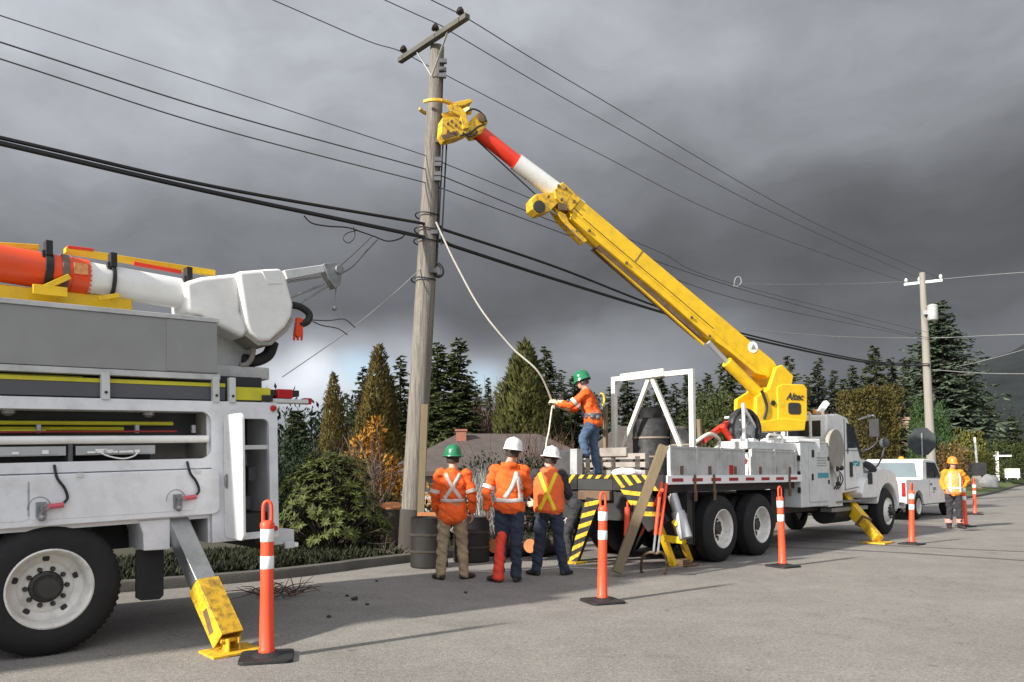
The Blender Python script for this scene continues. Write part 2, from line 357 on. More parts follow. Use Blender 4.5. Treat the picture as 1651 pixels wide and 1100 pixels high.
# ------------------------------------------------------------------ ground, road, kerb
KERB = catmull([(-30, -6, 0), (-16, 2.5, 0), (-9.5, 6.6, 0), (-6.5, 8.3, 0), (-4.6, 9.45, 0), (-3.3, 10.4, 0), (-2.5, 11.3, 0), (-1.5, 12.6, 0), (5, 20.1, 0), (16.3, 33, 0), (27.9, 46, 0), (54, 82, 0), (92, 132, 0), (150, 205, 0)], 10)
def left_normal(i):
    a = KERB[max(i - 1, 0)]; b = KERB[min(i + 1, len(KERB) - 1)]; d = (b - a).normalized(); return V((-d.y, d.x, 0))
def asphalt():
    m = bpy.data.materials.new('worn_asphalt'); m.use_nodes = True; nt = m.node_tree; N = nt.nodes; L = nt.links; b = N['Principled BSDF']
    tc = N.new('ShaderNodeTexCoord'); O = tc.outputs['Object']
    def noise(s, d=4, r=.6):
        n = N.new('ShaderNodeTexNoise'); n.inputs['Scale'].default_value = s; n.inputs['Detail'].default_value = d; n.inputs['Roughness'].default_value = r; L.new(O, n.inputs['Vector']); return n.outputs[0]
    def rng(x, a, bb, c, d):
        q = N.new('ShaderNodeMapRange'); q.inputs[1].default_value = a; q.inputs[2].default_value = bb; q.inputs[3].default_value = c; q.inputs[4].default_value = d; L.new(x, q.inputs[0]); return q.outputs[0]
    def mul(a, bb):
        q = N.new('ShaderNodeMath'); q.operation = 'MULTIPLY'; L.new(a, q.inputs[0]); L.new(bb, q.inputs[1]); return q.outputs[0]
    vo = N.new('ShaderNodeTexVoronoi'); vo.inputs['Scale'].default_value = 95; L.new(O, vo.inputs['Vector'])
    sepc = N.new('ShaderNodeSeparateColor'); L.new(vo.outputs['Color'], sepc.inputs[0])
    f = mul(rng(sepc.outputs[0], 0, 1, .78, 1.22), rng(noise(28, 5, .7), .3, .7, .78, 1.22))
    f = mul(f, rng(noise(.55, 6, .62), .3, .72, .86, 1.12))
    f = mul(f, rng(noise(2.6, 5), .3, .7, .92, 1.08))
    f = mul(f, rng(noise(.9, 3), .60, .72, 1, .80))
    f = mul(f, rng(noise(6.5, 2, .4), .70, .75, 1, .72))
    # hairline cracks
    v2 = N.new('ShaderNodeTexVoronoi'); v2.feature = 'DISTANCE_TO_EDGE'; v2.inputs['Scale'].default_value = .34
    wv = N.new('ShaderNodeTexNoise'); wv.inputs['Scale'].default_value = 1.5; wv.inputs['Detail'].default_value = 6; L.new(O, wv.inputs['Vector'])
    av = N.new('ShaderNodeVectorMath'); av.operation = 'MULTIPLY_ADD'; L.new(wv.outputs['Color'], av.inputs[0]); av.inputs[1].default_value = (1.4, 1.4, 0); L.new(O, av.inputs[2]); L.new(av.outputs[0], v2.inputs['Vector'])
    cr = mul(rng(v2.outputs['Distance'], 0, .004, 1, 0), rng(noise(.3, 3), .5, .62, 0, 1))
    ic = N.new('ShaderNodeMath'); ic.operation = 'MULTIPLY_ADD'; L.new(cr, ic.inputs[0]); ic.inputs[1].default_value = -.45; ic.inputs[2].default_value = 1
    f = mul(f, ic.outputs[0])
    sc_ = N.new('ShaderNodeVectorMath'); sc_.operation = 'SCALE'; sc_.inputs[0].default_value = (.230, .215, .196); L.new(f, sc_.inputs['Scale'])
    L.new(sc_.outputs[0], b.inputs['Base Color']); b.inputs['Roughness'].default_value = .92; b.inputs['Specular IOR Level'].default_value = .3
    bp = N.new('ShaderNodeBump'); bp.inputs['Strength'].default_value = .5; bp.inputs['Distance'].default_value = .006; L.new(vo.outputs['Distance'], bp.inputs['Height']); L.new(bp.outputs[0], b.inputs['Normal'])
    return m
ROADM = asphalt()
def soil(name, c1, c2, s):
    m = bpy.data.materials.new(name); m.use_nodes = True; nt = m.node_tree; N = nt.nodes; L = nt.links; b = N['Principled BSDF']; b.inputs['Roughness'].default_value = .95
    tc = N.new('ShaderNodeTexCoord'); n = N.new('ShaderNodeTexNoise'); n.inputs['Scale'].default_value = s; n.inputs['Detail'].default_value = 9; n.inputs['Roughness'].default_value = .7; L.new(tc.outputs['Object'], n.inputs['Vector'])
    mr = N.new('ShaderNodeMapRange'); mr.inputs[1].default_value = .35; mr.inputs[2].default_value = .65; L.new(n.outputs[0], mr.inputs[0])
    mx = N.new('ShaderNodeMix'); mx.data_type = 'RGBA'; L.new(mr.outputs[0], mx.inputs[0]); mx.inputs[6].default_value = (*c1, 1); mx.inputs[7].default_value = (*c2, 1); L.new(mx.outputs[2], b.inputs['Base Color'])
    bp = N.new('ShaderNodeBump'); bp.inputs['Strength'].default_value = .8; L.new(n.outputs[0], bp.inputs['Height']); L.new(bp.outputs[0], b.inputs['Normal']); return m
g = MB(); g.add([(-1500, -200, -1.75), (1500, -200, -1.75), (1500, 2200, -1.75), (-1500, 2200, -1.75)], [(0, 1, 2, 3)])
tag(g.build('ground', soil('ground_soil', (.03, .035, .015), (.06, .05, .03), .2)), kind='structure')
g = MB(); n = len(KERB); W_ROAD = 13.0
right = [V((170, 195, 0)), V((112, 122, 0)), V((70, 72, 0)), V((40, 36, 0)), V((22, 15, 0)), V((9, 0, 0)), V((0, -8, 0)), V((-26, -22, 0))]
g.add(list(KERB) + right, [tuple(range(n + len(right)))])
tag(g.build('road', ROADM, smooth=0, fix=False), kind='structure')
g = MB(); far = [V((260, 180, 0)), V((180, 90, 0)), V((110, 20, 0)), V((60, -30, 0)), V((20, -60, 0)), V((-26, -60, 0))]
g.add([p + V((0, 0, .06)) for p in right] + [p + V((0, 0, .06)) for p in far[::-1]], [tuple(range(len(right) + len(far)))])
tag(g.build('lawn', soil('lawn_grass', (.05, .08, .02), (.09, .1, .03), 3), smooth=0), kind='structure')
# kerb
g = MB(); prof = [(0, -.05), (0.012, .10), (.03, .125), (.17, .13), (.175, -.05)]
vs = []
for i, p in enumerate(KERB):
    nn = left_normal(i)
    for a, z in prof: vs.append(p + nn * a + V((0, 0, z)))
g.add(vs, [(i * 5 + j, i * 5 + j + 1, (i + 1) * 5 + j + 1, (i + 1) * 5 + j) for i in range(n - 1) for j in range(4)])
tag(g.build('kerb', M['concrete'], smooth=50), kind='structure')
# verge that falls away to the garden below the street
def verge_z(d, Y):
    t = min(max((d - 2.5) / 7, 0), 1); t = t * t * (3 - 2 * t); k = min(max((46 - Y) / 12, 0), 1)
    return .10 - 1.7 * t * k
def near_kerb(x, y):
    q = V((x, y, 0)); best = 1e9
    for i, p in enumerate(KERB):
        d = (p - q).length
        if d < best: best = d; bi = i
    return (q - KERB[bi]).dot(left_normal(bi))
def verge_at(x, y): return verge_z(near_kerb(x, y), y)
g = MB(); ds = [.175, .5, .9, 1.4, 2, 2.6, 3.3, 4, 5, 6, 7.5, 9, 12, 18]
vs = []
for i, p in enumerate(KERB):
    nn = left_normal(i)
    for d in ds:
        q = p + nn * d; b_ = noise.noise(q * 1.3) * .05 * min(1, d)
        vs.append((q.x, q.y, verge_z(d, q.y) + (b_ if d > .3 else 0)))
k = len(ds); g.add(vs, [(i * k + j, (i + 1) * k + j, (i + 1) * k + j + 1, i * k + j + 1) for i in range(n - 1) for j in range(k - 1)])
def verge_mat():
    m = soil('verge_soil', (.016, .019, .008), (.04, .03, .018), 2.6); return m
tag(g.build('verge', verge_mat(), smooth=80), kind='structure')
# mown grass along the far kerb
g = MB(); ids = [i for i, p in enumerate(KERB) if p.y > 38]; vs = []
for i in ids:
    for d, hz in ((.18, .13), (1.2, .32), (3.2, .58), (10, .75)): q = KERB[i] + left_normal(i) * d; k_ = min(1, max(0, (q.y - 38) / 8)); vs.append((q.x, q.y, .13 + (hz - .13) * k_))
g.add(vs, [(a * 4 + j, (a + 1) * 4 + j, (a + 1) * 4 + j + 1, a * 4 + j + 1) for a in range(len(ids) - 1) for j in range(3)])
tag(g.build('grass_strip', soil('mown_grass', (.06, .1, .018), (.1, .115, .03), 2), smooth=80), kind='structure')
# tar sealed trench lines across the road
TAR = mat('tar_seam', (.1, .095, .09), .8, var=.3, vs=6)
for pts, w in (([(1040, 872), (1300, 884), (1480, 893), (1680, 906)], .07), ([(1200, 866), (1400, 878), (1540, 885), (1680, 891)], .06)):
    g = MB(); q = catmull([G(*p) for p in pts], 12); vs = []
    for i, p in enumerate(q):
        d = (q[min(i + 1, len(q) - 1)] - q[max(i - 1, 0)]).normalized(); nn = V((-d.y, d.x, 0)); ww = w * (1 + .5 * noise.noise(p * 2))
        vs += [p + nn * ww + V((0, 0, .004)), p - nn * ww + V((0, 0, .004))]
    g.add(vs, [(2 * i, 2 * i + 1, 2 * i + 3, 2 * i + 2) for i in range(len(q) - 1)])
    tag(g.build('tar_seam', TAR, smooth=0), kind='structure')
# white spray mark near the kerb
g = MB(); q = [G(750, 921), G(790, 922), G(850, 919), G(915, 915), G(985, 918)]
vs = []
for i, p in enumerate(q):
    d = (q[min(i + 1, 4)] - q[max(i - 1, 0)]).normalized(); nn = V((-d.y, d.x, 0)) * .035; vs += [p + nn + V((0, 0, .004)), p - nn + V((0, 0, .004))]
g.add(vs, [(2 * i, 2 * i + 1, 2 * i + 3, 2 * i + 2) for i in range(4)])
tag(g.build('road_marking', mat('faded_white_mark', (.6, .6, .57), .8, dirt=.5, vs=6, dirtc=(.3, .28, .26)), smooth=0), kind='structure')
# mountain at the right
g = MB(); vs = []; nx, ny = 60, 10
for j in range(ny):
    for i in range(nx):
        x = 180 + i * 12; y = 330 + j * 30
        prof_ = max(0, (x - 140)) * .40 if x < 480 else 136 + (x - 480) * .1
        z = -3 + prof_ * min(1, j / 5.0) + noise.noise(V((x, y, 0)) * .03) * 9 * min(1, prof_ / 30)
        vs.append((x, y, z))
g.add(vs, [(j * nx + i, j * nx + i + 1, (j + 1) * nx + i + 1, (j + 1) * nx + i) for j in range(ny - 1) for i in range(nx - 1)])
tag(g.build('hill', mat('forested_hill', (.007, .011, .012), .95, var=.5, vs=.12, bump=1, bs=.3), smooth=60), kind='structure')

# ------------------------------------------------------------------ vehicles
class Fr:
    """A vehicle's own axes: u along it, v away from the camera side, z up; tr() reads points of one of its planes."""
    def __init__(s, o, az, pitch=0):
        s.o = V(o); a, p = R(az), R(pitch)
        s.u = V((math.sin(a) * math.cos(p), math.cos(a) * math.cos(p), math.sin(p))); s.v = V((-math.cos(a), math.sin(a), 0)); s.w = s.u.cross(s.v); s.rot = (0, -p, math.pi / 2 - a)
    def one(s, px, py, v):
        d = onplane(px, py, s.o + s.v * v, s.v) - s.o; return (d.dot(s.u), d.dot(s.w))
    def tr(s, v, pts): return [s.one(x, y, v) for x, y in pts]
    def W(s, u, v, z): return s.o + s.u * u + s.v * v + s.w * z
    def L(s, p):
        d = V(p) - s.o; return V((d.dot(s.u), d.dot(s.v), d.dot(s.w)))
def wheel(root, u, v, r, dual=True, sgn=1, front=False):
    """wheel whose outer face lies at v; sgn=1: seen from the -v side"""
    ax = (0, sgn, 0); o = (u, v, r)
    g = MB(); k = r / .525
    g.lathe([(a * k, b) for a, b in [(.29, .1), (.30, .03), (.31, .012), (.36, .0), (.40, .004), (.445, .012), (.478, .03), (.503, .055), (.516, .075), (.523, .09), (.525, .13), (.525, .2), (.523, .24), (.503, .275), (.44, .3), (.3, .3)]], 56, o, ax, closed=True)
    if dual: g.lathe([(a * k, b + .33) for a, b in [(.29, .1), (.31, .012), (.445, .012), (.503, .055), (.525, .09), (.525, .24), (.503, .275), (.44, .3), (.3, .3)]], 48, o, ax, closed=True)
    # tread blocks
    for q in range(64):
        t = 2 * math.pi * q / 64
        for b0, b1, off in ((.075, .155, 0), (.175, .255, .5)):
            t2 = t + off * 2 * math.pi / 64; c, s_ = math.cos(t2), math.sin(t2); dt = .028
            vs = []
            for rr in (r - .006, r + .003):
                for tt, bb in ((t2 - dt, b0), (t2 + dt, b0), (t2 + dt, b1), (t2 - dt, b1)):
                    vs.append((u + rr * math.cos(tt), v + sgn * bb, r + rr * math.sin(tt)))
            g.add(vs, [(4, 5, 6, 7), (0, 1, 5, 4), (1, 2, 6, 5), (2, 3, 7, 6), (3, 0, 4, 7)])
    w = MB()
    if front: pr = [(.305, .012), (.29, .02), (.275, .05), (.262, .06), (.245, .045), (.21, .0), (.185, -.025), (.15, -.03), (.11, -.03)]
    else: pr = [(.31, .01), (.298, .004), (.285, .02), (.276, .05), (.268, .12), (.262, .165), (.24, .185), (.205, .19), (.19, .175), (.16, .17), (.125, .168)]
    w.lathe([(a * k, b) for a, b in pr] + [(pr[-1][0] * k, pr[-1][1] + .03), (.29 * k, .22)], 48, o, ax, closed=True)
    wo = w.build('wheel', M['rim'], root)
    g.build('tyre', M['tyre'], wo, smooth=30)
    h = MB(); f0 = -.03 if front else .168
    h.lathe([(0, f0 - .09), (.07 * k, f0 - .088), (.088 * k, f0 - .07), (.095 * k, f0 - .01), (.12 * k, f0)], 24, o, ax)
    for q in range(10):
        t = 2 * math.pi * q / 10; rr = .145 * k
        c = V((u + rr * math.cos(t), v + sgn * f0, r + rr * math.sin(t)))
        h.lathe([(.02, .01), (.02, -.02), (.013, -.035), (0, -.036)], 8, c, ax)
    h.build('hub', M['hub'], wo)
    hb = MB()
    for q in range(5 if not front else 0):
        t = 2 * math.pi * q / 5 + .3; rr = .222 * k
        c = V((u + rr * math.cos(t), v + sgn * .196, r + rr * math.sin(t))); hb.lathe([(.0, -.012), (.027, -.011), (.027, .004)], 12, c, ax)
    if hb.v: hb.build('hand_hole', M['inner'], wo)
    return wo

# ---------------------------------------- bucket truck at the left
LT = Fr(G(95, 1058), 48.23, 2.0)
def bucket_truck():
    T = thing('bucket_truck', 'white utility bucket truck at left with open side compartments, red and white boom', 'truck', LT.o, LT.rot)
    U0 = -4.2
    ru = lambda px, py, v=0: LT.one(px, py, v)
    # body shell
    b = MB()
    b.box(U0, 1.84, 0, 2.4, 1.945, 2.04)                      # roof rail
    b.box(U0, 1.21, 0, .05, 1.44, 1.525)                      # lip under the long opening
    b.box(U0, 1.20, .05, .6, 1.44, 1.50)
    b.box(U0, 1.29, .035, .07, .99, 1.44)                     # panel behind the drop door
    b.box(1.21, 1.43, 0, .05, .77, 1.945)                     # pillars
    b.box(1.755, 1.84, 0, .05, .77, 1.945)
    b.box(1.43, 1.755, 0, .05, .77, .83); b.box(1.43, 1.755, 0, .05, 1.885, 1.945)
    b.box(1.80, 1.84, .05, 2.4, .77, 1.945); b.box(1.19, 1.23, .05, .6, .77, 1.945)
    b.box(1.23, 1.80, .05, 2.35, .77, .80)
    b.box(U0, 1.2, .6, .63, .99, 1.945); b.box(U0, 1.2, 1.8, 2.4, 1.0, 1.945)
    def fillet(u, z, su, sz, r=.09):
        p = [(u, z)] + [(u + su * (r - r * math.sin(R(a))), z + sz * (r - r * math.cos(R(a)))) for a in range(0, 91, 15)]
        b.prism(p, .002, .048)
    fillet(1.21, 1.945, -1, -1); fillet(1.21, 1.525, -1, 1)
    for uu, zz, su, sz in ((1.755, 1.885, -1, -1), (1.755, .83, -1, 1), (1.43, 1.885, 1, -1), (1.43, .83, 1, 1)): fillet(uu, zz, su, sz, .06)
    b.build('body', M['whiteb'], T, bevel=.006)
    b = MB(); b.box(U0, 1.19, .585, .6, 1.5, 1.945); b.box(.74, 1.19, .06, .585, 1.501, 1.505); b.box(1.185, 1.19, .055, .585, 1.5, 1.944)
    b.build('compartment_lining', M['beige'], T)
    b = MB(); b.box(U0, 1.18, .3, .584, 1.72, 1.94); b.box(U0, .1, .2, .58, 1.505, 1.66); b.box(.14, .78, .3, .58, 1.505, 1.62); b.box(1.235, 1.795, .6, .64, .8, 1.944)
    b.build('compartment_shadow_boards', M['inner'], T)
    b = MB(); b.tube([(U0, .03, 1.70), (1.19, .03, 1.70)], .033, 14); b.build('white_tube', M['fibre'], T)
    b = MB()
    for z, v in ((1.845, .22), (1.80, .26)): b.tube([(U0, v, z), (.95 if z > 1.82 else .55, v, z)], .017, 8)
    b.tube([(-1.2, .2, 1.775), (-.05, .2, 1.78)], .014, 8)
    b.each('hot_stick', M['lime'], T)
    b = MB()
    for u in (-.9, -.12, .62, 1.1): b.box(u, u + .03, .16, .2, 1.76, 1.83)
    for u in (-.3, .75): b.lathe([(.02, 0), (.05, .02), (.05, .05), (0, .06)], 12, (u, .25, 1.9), (0, 0, 1))
    b.each('pole_bracket', M['galv'], T)
    b = MB(); b.tube([(-.9, .12, 1.765), (.95, .12, 1.772)], .008, 6); b.build('red_handline', M['redtape'], T)
    for u0, u1 in ((-1.4, .06), (.13, .74)):
        b = MB(); b.box(u0, u1, .03, .25, 1.575, 1.65); b.box(u0 + .05, u1 - .06, .024, .03, 1.583, 1.60)
        q = b.build('tool_tray', M['galv'], T, bevel=.006)
        b = MB()
        for i in range(7): x = u0 + .08 + (u1 - u0 - .25) * i / 6; b.box(x, x + .04 + .05 * rnd.random(), .012, .024, 1.59, 1.605 + .02 * rnd.random())
        b.build('tray_label', M['refl'], q)
    b = MB(); b.box(.075, .105, .02, .5, 1.505, 1.68); b.box(1.0, 1.19, .1, .5, 1.505, 1.53); b.each('shelf_divider', M['slat'], T)
    b = MB(); b.tube(catmull([(.3, .01, 1.6), (.36, .0, 1.565), (.47, -.005, 1.54), (.56, .0, 1.56), (.6, .01, 1.6)], 6), .006, 6); b.build('tray_cord', M['refl'], T)
    # drop door with its two latches
    d = MB(); d.prism(rrect(U0, 1.275, 1.025, 1.43, .07), -.03, .03)
    D = d.build('drop_door', M['whiteb'], T, bevel=.012)
    d = MB()
    for u0, u1 in ((U0 + .1, -.32), (-.22, .95)): d.prism(rrect(u0, u1 + .12, 1.075, 1.405, .05), -.034, -.03)
    d.build('pressed_panel', M['whiteb'], D, bevel=.004)
    for px, py in ((66, 822), (286, 808)):
        u, z = ru(px, py, -.04); l = MB()
        l.box(u - .035, u + .035, -.06, -.034, z - .06, z + .06); l.bar((u - .02, -.075, z - .05), (u + .03, -.075, z + .045), .03, .02); l.box(u - .012, u + .05, -.09, -.06, z - .005, z + .03); l.ball((u, -.07, z - .06), .03)
        l.tube([(u + .08 * math.cos(R(a)) - .01, -.036, z + .01 + .09 * math.sin(R(a))) for a in range(20, 200, 15)], .004, 5)
        lo = l.build('latch', M['steel'], D, bevel=.003)
        l = MB(); l.tube([(u + .035, -.07, z + .02), (u + .15, -.07, z + .03)], .021, 12); l.build('latch_handle', M['pink'], D)
        l = MB(); l.tube(catmull([(u + .10, .0, 1.50), (u + .11, -.045, 1.40), (u + .16, -.05, z + .16), (u + .18, -.055, z + .08), (u + .14, -.065, z + .035)], 6), .011, 8); l.build('strap', M['black'], D)
    d = MB()
    for u in (-1.0, .12, 1.05): d.box(u, u + .05, -.045, -.028, 1.40, 1.435)
    d.each('hinge', M['lgrey'], D)
    # rear cabinet, its open door and shelves
    c = MB(); c.box(1.43, 1.76, .05, .6, 1.60, 1.64); c.build('cabinet_shelf', M['lgrey'], T)
    c = MB()
    for u, z, v in ((1.55, 1.45, .2), (1.66, 1.3, .25), (1.52, 1.15, .22), (1.62, 1.02, .3)): c.box(u, u + .08, v, v + .1, z, z + .13)
    c.each('stored_tools', M['slat'], T, bevel=.006)
    c = MB(); c.prism(rrect(-.415, -.012, .80, 1.915, .06), 1.315, 1.35, 'yz'); cd_ = c.build('cabinet_door', M['white'], T, bevel=.012)
    c = MB(); c.prism(rrect(-.115, -.05, 1.25, 1.38, .02), 1.309, 1.315, 'yz'); c.prism(rrect(-.1, -.065, 1.27, 1.36, .012), 1.295, 1.309, 'yz'); c.build('door_handle', M['steel'], cd_, bevel=.003)
    c = MB()
    for z in (1.0, 1.75): c.box(1.35, 1.38, -.05, .005, z, z + .07)
    c.each('hinge', M['dark'], cd_)
    # under the body
    m = MB(); m.prism([(.60, 1.01), (.86, 1.01), (.855, .745), (.64, .755), (.635, .9)], .02, .45); m.build('mudguard', M['whiteb'], T, bevel=.01)
    m = MB(); m.prism([(.63, .75), (.86, .742), (.855, .33), (.82, .30), (.67, .31), (.625, .34)], .2, .225); m.build('mud_flap', M['black'], T, bevel=.004)
    m = MB(); m.box(U0, 1.84, .75, .85, .72, .98); m.box(U0, 1.84, 1.55, 1.65, .72, .98); m.box(.9, 1.1, .2, 2.2, .75, 1.0); m.box(-1.0, -.7, .7, 1.7, .7, .95); m.tube([(0, .3, .53), (0, 2.1, .53)], .09, 14); m.box(-.5, .62, .12, 2.2, .985, 1.02); m.box(1.30, 1.8, .07, 2.3, .8, 1.0); m.box(1.84, 1.9, .3, 2.1, .62, .76)
    m.build('chassis', M['dark'], T)
    wheel(T, -.055, .0, .53, True)
    wheel(T, -.055, 2.36, .53, True, -1)
    # rear outrigger: box beam that slopes out to a plate on the road
    foot = LT.L(G(372, 1052)); top = V((.93, .12, .98)); e = V((foot.x - .005, foot.y + .03, foot.z + .10)); mid = top + (e - top) * .56
    upv = (e - top).cross(V((1, 0, 0)))
    o = MB(); o.bar(top - (e - top) * .1, mid, .17, .17, (1, 0, 0)); ob = o.build('outrigger', M['steel'], T, bevel=.012)
    o = MB(); dd = (e - top).normalized(); aa = V((0, 0, 1)).cross(dd).normalized(); bb = aa.cross(dd).normalized()
    for s1, s2, ww, hh in ((1, 0, .012, .19), (-1, 0, .012, .19), (0, 1, .166, .012), (0, -1, .166, .012)):
        off = aa * (s1 * .089) + bb * (s2 * .089); o.bar(mid + off, e + off, ww if s1 else ww, hh, bb)
    o.build('outrigger_arm', M['yellowd'], ob, bevel=.003)
    o = MB(); o.bar(e - dd * .3 - aa * .095 - bb * .02, e - dd * .1 - aa * .095 + bb * .03, .004, .07, bb); o.build('worn_decal', M['rust'], ob)
    o = MB(); o.box(foot.x - .2, foot.x + .2, foot.y - .16, foot.y + .16, foot.z + .004, foot.z + .024); o.box(foot.x - .05, foot.x - .035, foot.y - .08, foot.y + .08, foot.z + .02, foot.z + .12); o.box(foot.x + .035, foot.x + .05, foot.y - .08, foot.y + .08, foot.z + .02, foot.z + .12); o.tube([(foot.x - .08, foot.y, foot.z + .1), (foot.x + .08, foot.y, foot.z + .1)], .02, 10)
    o.build('outrigger_foot', M['yellowd'], ob, bevel=.004)
    # slat panel and rails above the body
    s = MB(); s.box(U0, 1.36, .05, .09, 2.055, 2.175); s.build('slat_panel', M['slat'], T, bevel=.004)
    s = MB(); s.box(U0, 1.36, .044, .07, 2.175, 2.208); s.box(U0, .2, .09, .12, 2.215, 2.222); s.build('reflective_strip', M['lime'], T)
    s = MB(); s.box(U0, 1.30, .0, .8, 2.235, 2.285); s.build('top_rail', M['alu'], T, bevel=.004)
    s = MB(); s.box(U0, 1.3, .3, .8, 2.05, 2.23); s.box(1.36, 1.8, .25, 2.2, 2.045, 2.30); s.build('rail_backing', M['inner'], T)
    for u0, u1 in ((.31, .375), (1.225, 1.285), (1.375, 1.435)):
        s = MB(); s.box(u0, u1, -.02, .04, 2.03, 2.26); q = s.build('rail_post', M['lgrey'], T, bevel=.006)
        s = MB(); s.lathe([(.012, 0), (.012, .01), (0, .012)], 8, ((u0 + u1) / 2, -.02, 2.09), (0, -1, 0)); s.each('bolt', M['dark'], q)
    s = MB(); s.box(1.44, 1.79, .03, .06, 2.06, 2.18); s.build('yellow_end_panel', M['lime'], T, bevel=.004)
    s = MB(); s.box(1.76, 2.12, .1, .25, 2.115, 2.175); s.box(1.70, 1.8, .0, .04, 2.05, 2.11); s.build('lamp_bracket', M['dark'], T, bevel=.004)
    s = MB(); s.box(1.88, 2.04, .07, .26, 2.09, 2.18); s.build('rear_lamp', M['redlamp'], T, bevel=.01)
    s = MB(); s.box(1.77, 2.2, .06, .2, 2.045, 2.085); s.build('lamp_bar', M['lgrey'], T, bevel=.006)
    s = MB(); s.box(2.17, 2.24, .08, .16, 2.04, 2.1); s.lathe([(.03, .0), (.028, .02), (0, .025)], 14, (1.797, 0, 1.985), (0, -1, 0)); s.lathe([(.026, .0), (.024, .02), (0, .025)], 14, (1.80, 0, .85), (0, -1, 0)); s.each('marker_lamp', M['redlamp'], T)
    s = MB(); s.box(1.84, 2.12, .25, .55, .66, .80); s.box(2.0, 2.1, .2, .24, .62, .69); s.build('rear_step', M['lgrey'], T, bevel=.01)
    s = MB(); s.box(2.1, 2.14, .21, .27, .63, .67); s.build('reflector', M['refl'], T)
    # long grey tool box under the boom
    s = MB(); s.box(U0, 1.275, .0, .8, 2.29, 2.755); x = s.build('upper_box', M['greyp'], T, bevel=.006)
    s = MB(); s.box(U0, 1.29, -.015, .82, 2.755, 2.795); s.build('box_rim', M['alu'], x, bevel=.004)
    s = MB(); s.box(.83, 1.27, -.006, 0, 2.3, 2.75); s.build('box_end_sheet', M['greyp'], x)
    s = MB(); s.box(1.28, 1.87, .55, 2.0, 2.33, 2.86); s.box(1.2, 1.95, .4, 2.1, 2.30, 2.42); s.build('rear_frame', M['alu'], T, bevel=.01)
    s = MB(); c0 = V((*LT.one(388, 562, .42), 0)); s.tube([V((c0.x + .13 * math.cos(R(a)), .42, c0.y + .17 * math.sin(R(a)))) for a in range(-95, 75, 15)], .026, 8); s.build('hose_guide', M['beige'], T)
    s = MB(); s.tube(catmull([(*LT.one(x, y, .5), 0) for x, y in ((392, 580), (412, 582), (432, 572), (440, 552))], 6), .06, 10); s.v = [(p[0], .5 + p[2], p[1]) for p in s.v]; s.build('hydraulic_hose', M['black'], T)
    # booms, lying over the near half of the body
    BV = .46
    (ua, za), (ub, zb) = LT.one(0, 425, BV), LT.one(300, 475, BV)
    def cz(u): return za + (zb - za) * (u - ua) / (ub - ua)
    U = lambda px: LT.one(px, 430 + px * .15, BV)[0]
    def seg(u0, u1): return [(u0, BV, cz(u0)), (u1, BV, cz(u1))]
    s = MB(); s.tube(seg(-4.4, U(138)), .152, 32); bo = s.build('boom', M['orangered'], T)
    s = MB(); s.tube(seg(U(112), U(139)), .158, 32); s.build('boom_collar', M['orangered'], bo)
    s = MB(); s.box(U(112), U(134), BV - .168, BV - .157, cz(.3) - .01, cz(.3) + .085); s.build('warning_decal', mat('orange_warning_decal', (.7, .3, .1), .5, var=.3, vs=30), bo)
    s = MB(); s.tube(seg(U(139), U(312)), .142, 32); s.build('white_boom_section', M['fibre'], bo)
    s = MB()
    for i in range(22):
        t = 2 * math.pi * i / 22; s.ball((U(140), BV + .152 * math.cos(t), cz(.44) + .152 * math.sin(t)), .008, 6, 4)
    s.build('rivet', M['red'], bo)
    for px, w, m_ in ((74, .03, 'black'), (100, .026, 'twig'), (177, .017, 'black'), (298, .026, 'black')):
        s = MB(); r_ = .168; u = U(px)
        s.lathe([(r_ - .012, -w), (r_, -w), (r_, w), (r_ - .012, w)], 32, (u, BV, cz(u)), (1, 0, -.05), closed=True)
        if m_ == 'black': s.box(u - .026, u + .026, BV - .14, BV - .04, cz(u) + .11, cz(u) + .235); s.box(u - .05, u + .01, BV - .13, BV - .08, cz(u) + .09, cz(u) + .15)
        s.build('boom_strap', M[m_], bo, bevel=.003)
    l0, l1 = LT.one(0, 470, BV - .05), LT.one(214, 492, BV - .05)
    d_ = V((l1[0] - l0[0], 0, l1[1] - l0[1])).normalized()
    s = MB(); s.bar(V((l0[0], BV + .08, l0[1])) - d_ * 4, (l1[0], BV + .08, l1[1]), .25, .125); s.build('lower_boom', M['yellow'], T, bevel=.015)
    s = MB(); u = U(74); s.box(u - .13, u + .12, BV - .2, BV - .15, cz(u) - .24, cz(u) - .16); s.bar((u - .08, BV - .18, cz(u) - .2), (u + .14, BV - .18, cz(u) - .06), .03, .045); u = U(150); s.bar((u, BV - .16, cz(u) - .2), (u + .17, BV - .16, cz(u) - .15), .03, .04); s.each('boom_cradle', M['yellow'], T, bevel=.004)
    def rod(p0, p1, v, w, h):
        q0, q1 = LT.one(*p0, v), LT.one(*p1, v); s.bar((q0[0], v, q0[1]), (q1[0], v, q1[1]), w, h)
    s = MB(); rod((-300, 380), (62, 400), .62, .09, .045); rod((104, 404), (345, 441), .62, .085, .05); ab = s.each('leveling_rod', M['yellow'], T, bevel=.006)[0]
    s = MB(); rod((108, 399), (150, 404), .6, .06, .025); rod((215, 425), (292, 439), .54, .03, .035); s.each('red_mark', M['red'], T, bevel=.004)
    # bucket stowed over the tail
    v0, v1 = .2, .74
    A = LT.tr(v0, [(302, 452), (330, 444), (395, 437), (392, 500), (408, 530), (398, 545), (350, 520), (330, 505), (305, 502)])
    k = MB(); k.prism(A, v0 + .06, v1 - .04); bk = k.build('bucket', M['fibre'], T, bevel=.05, seg=4)
    B = LT.tr(v0, [(383, 437), (430, 433), (455, 432), (462, 446), (474, 490), (472, 510), (462, 527), (437, 550), (420, 552), (402, 537), (396, 520)])
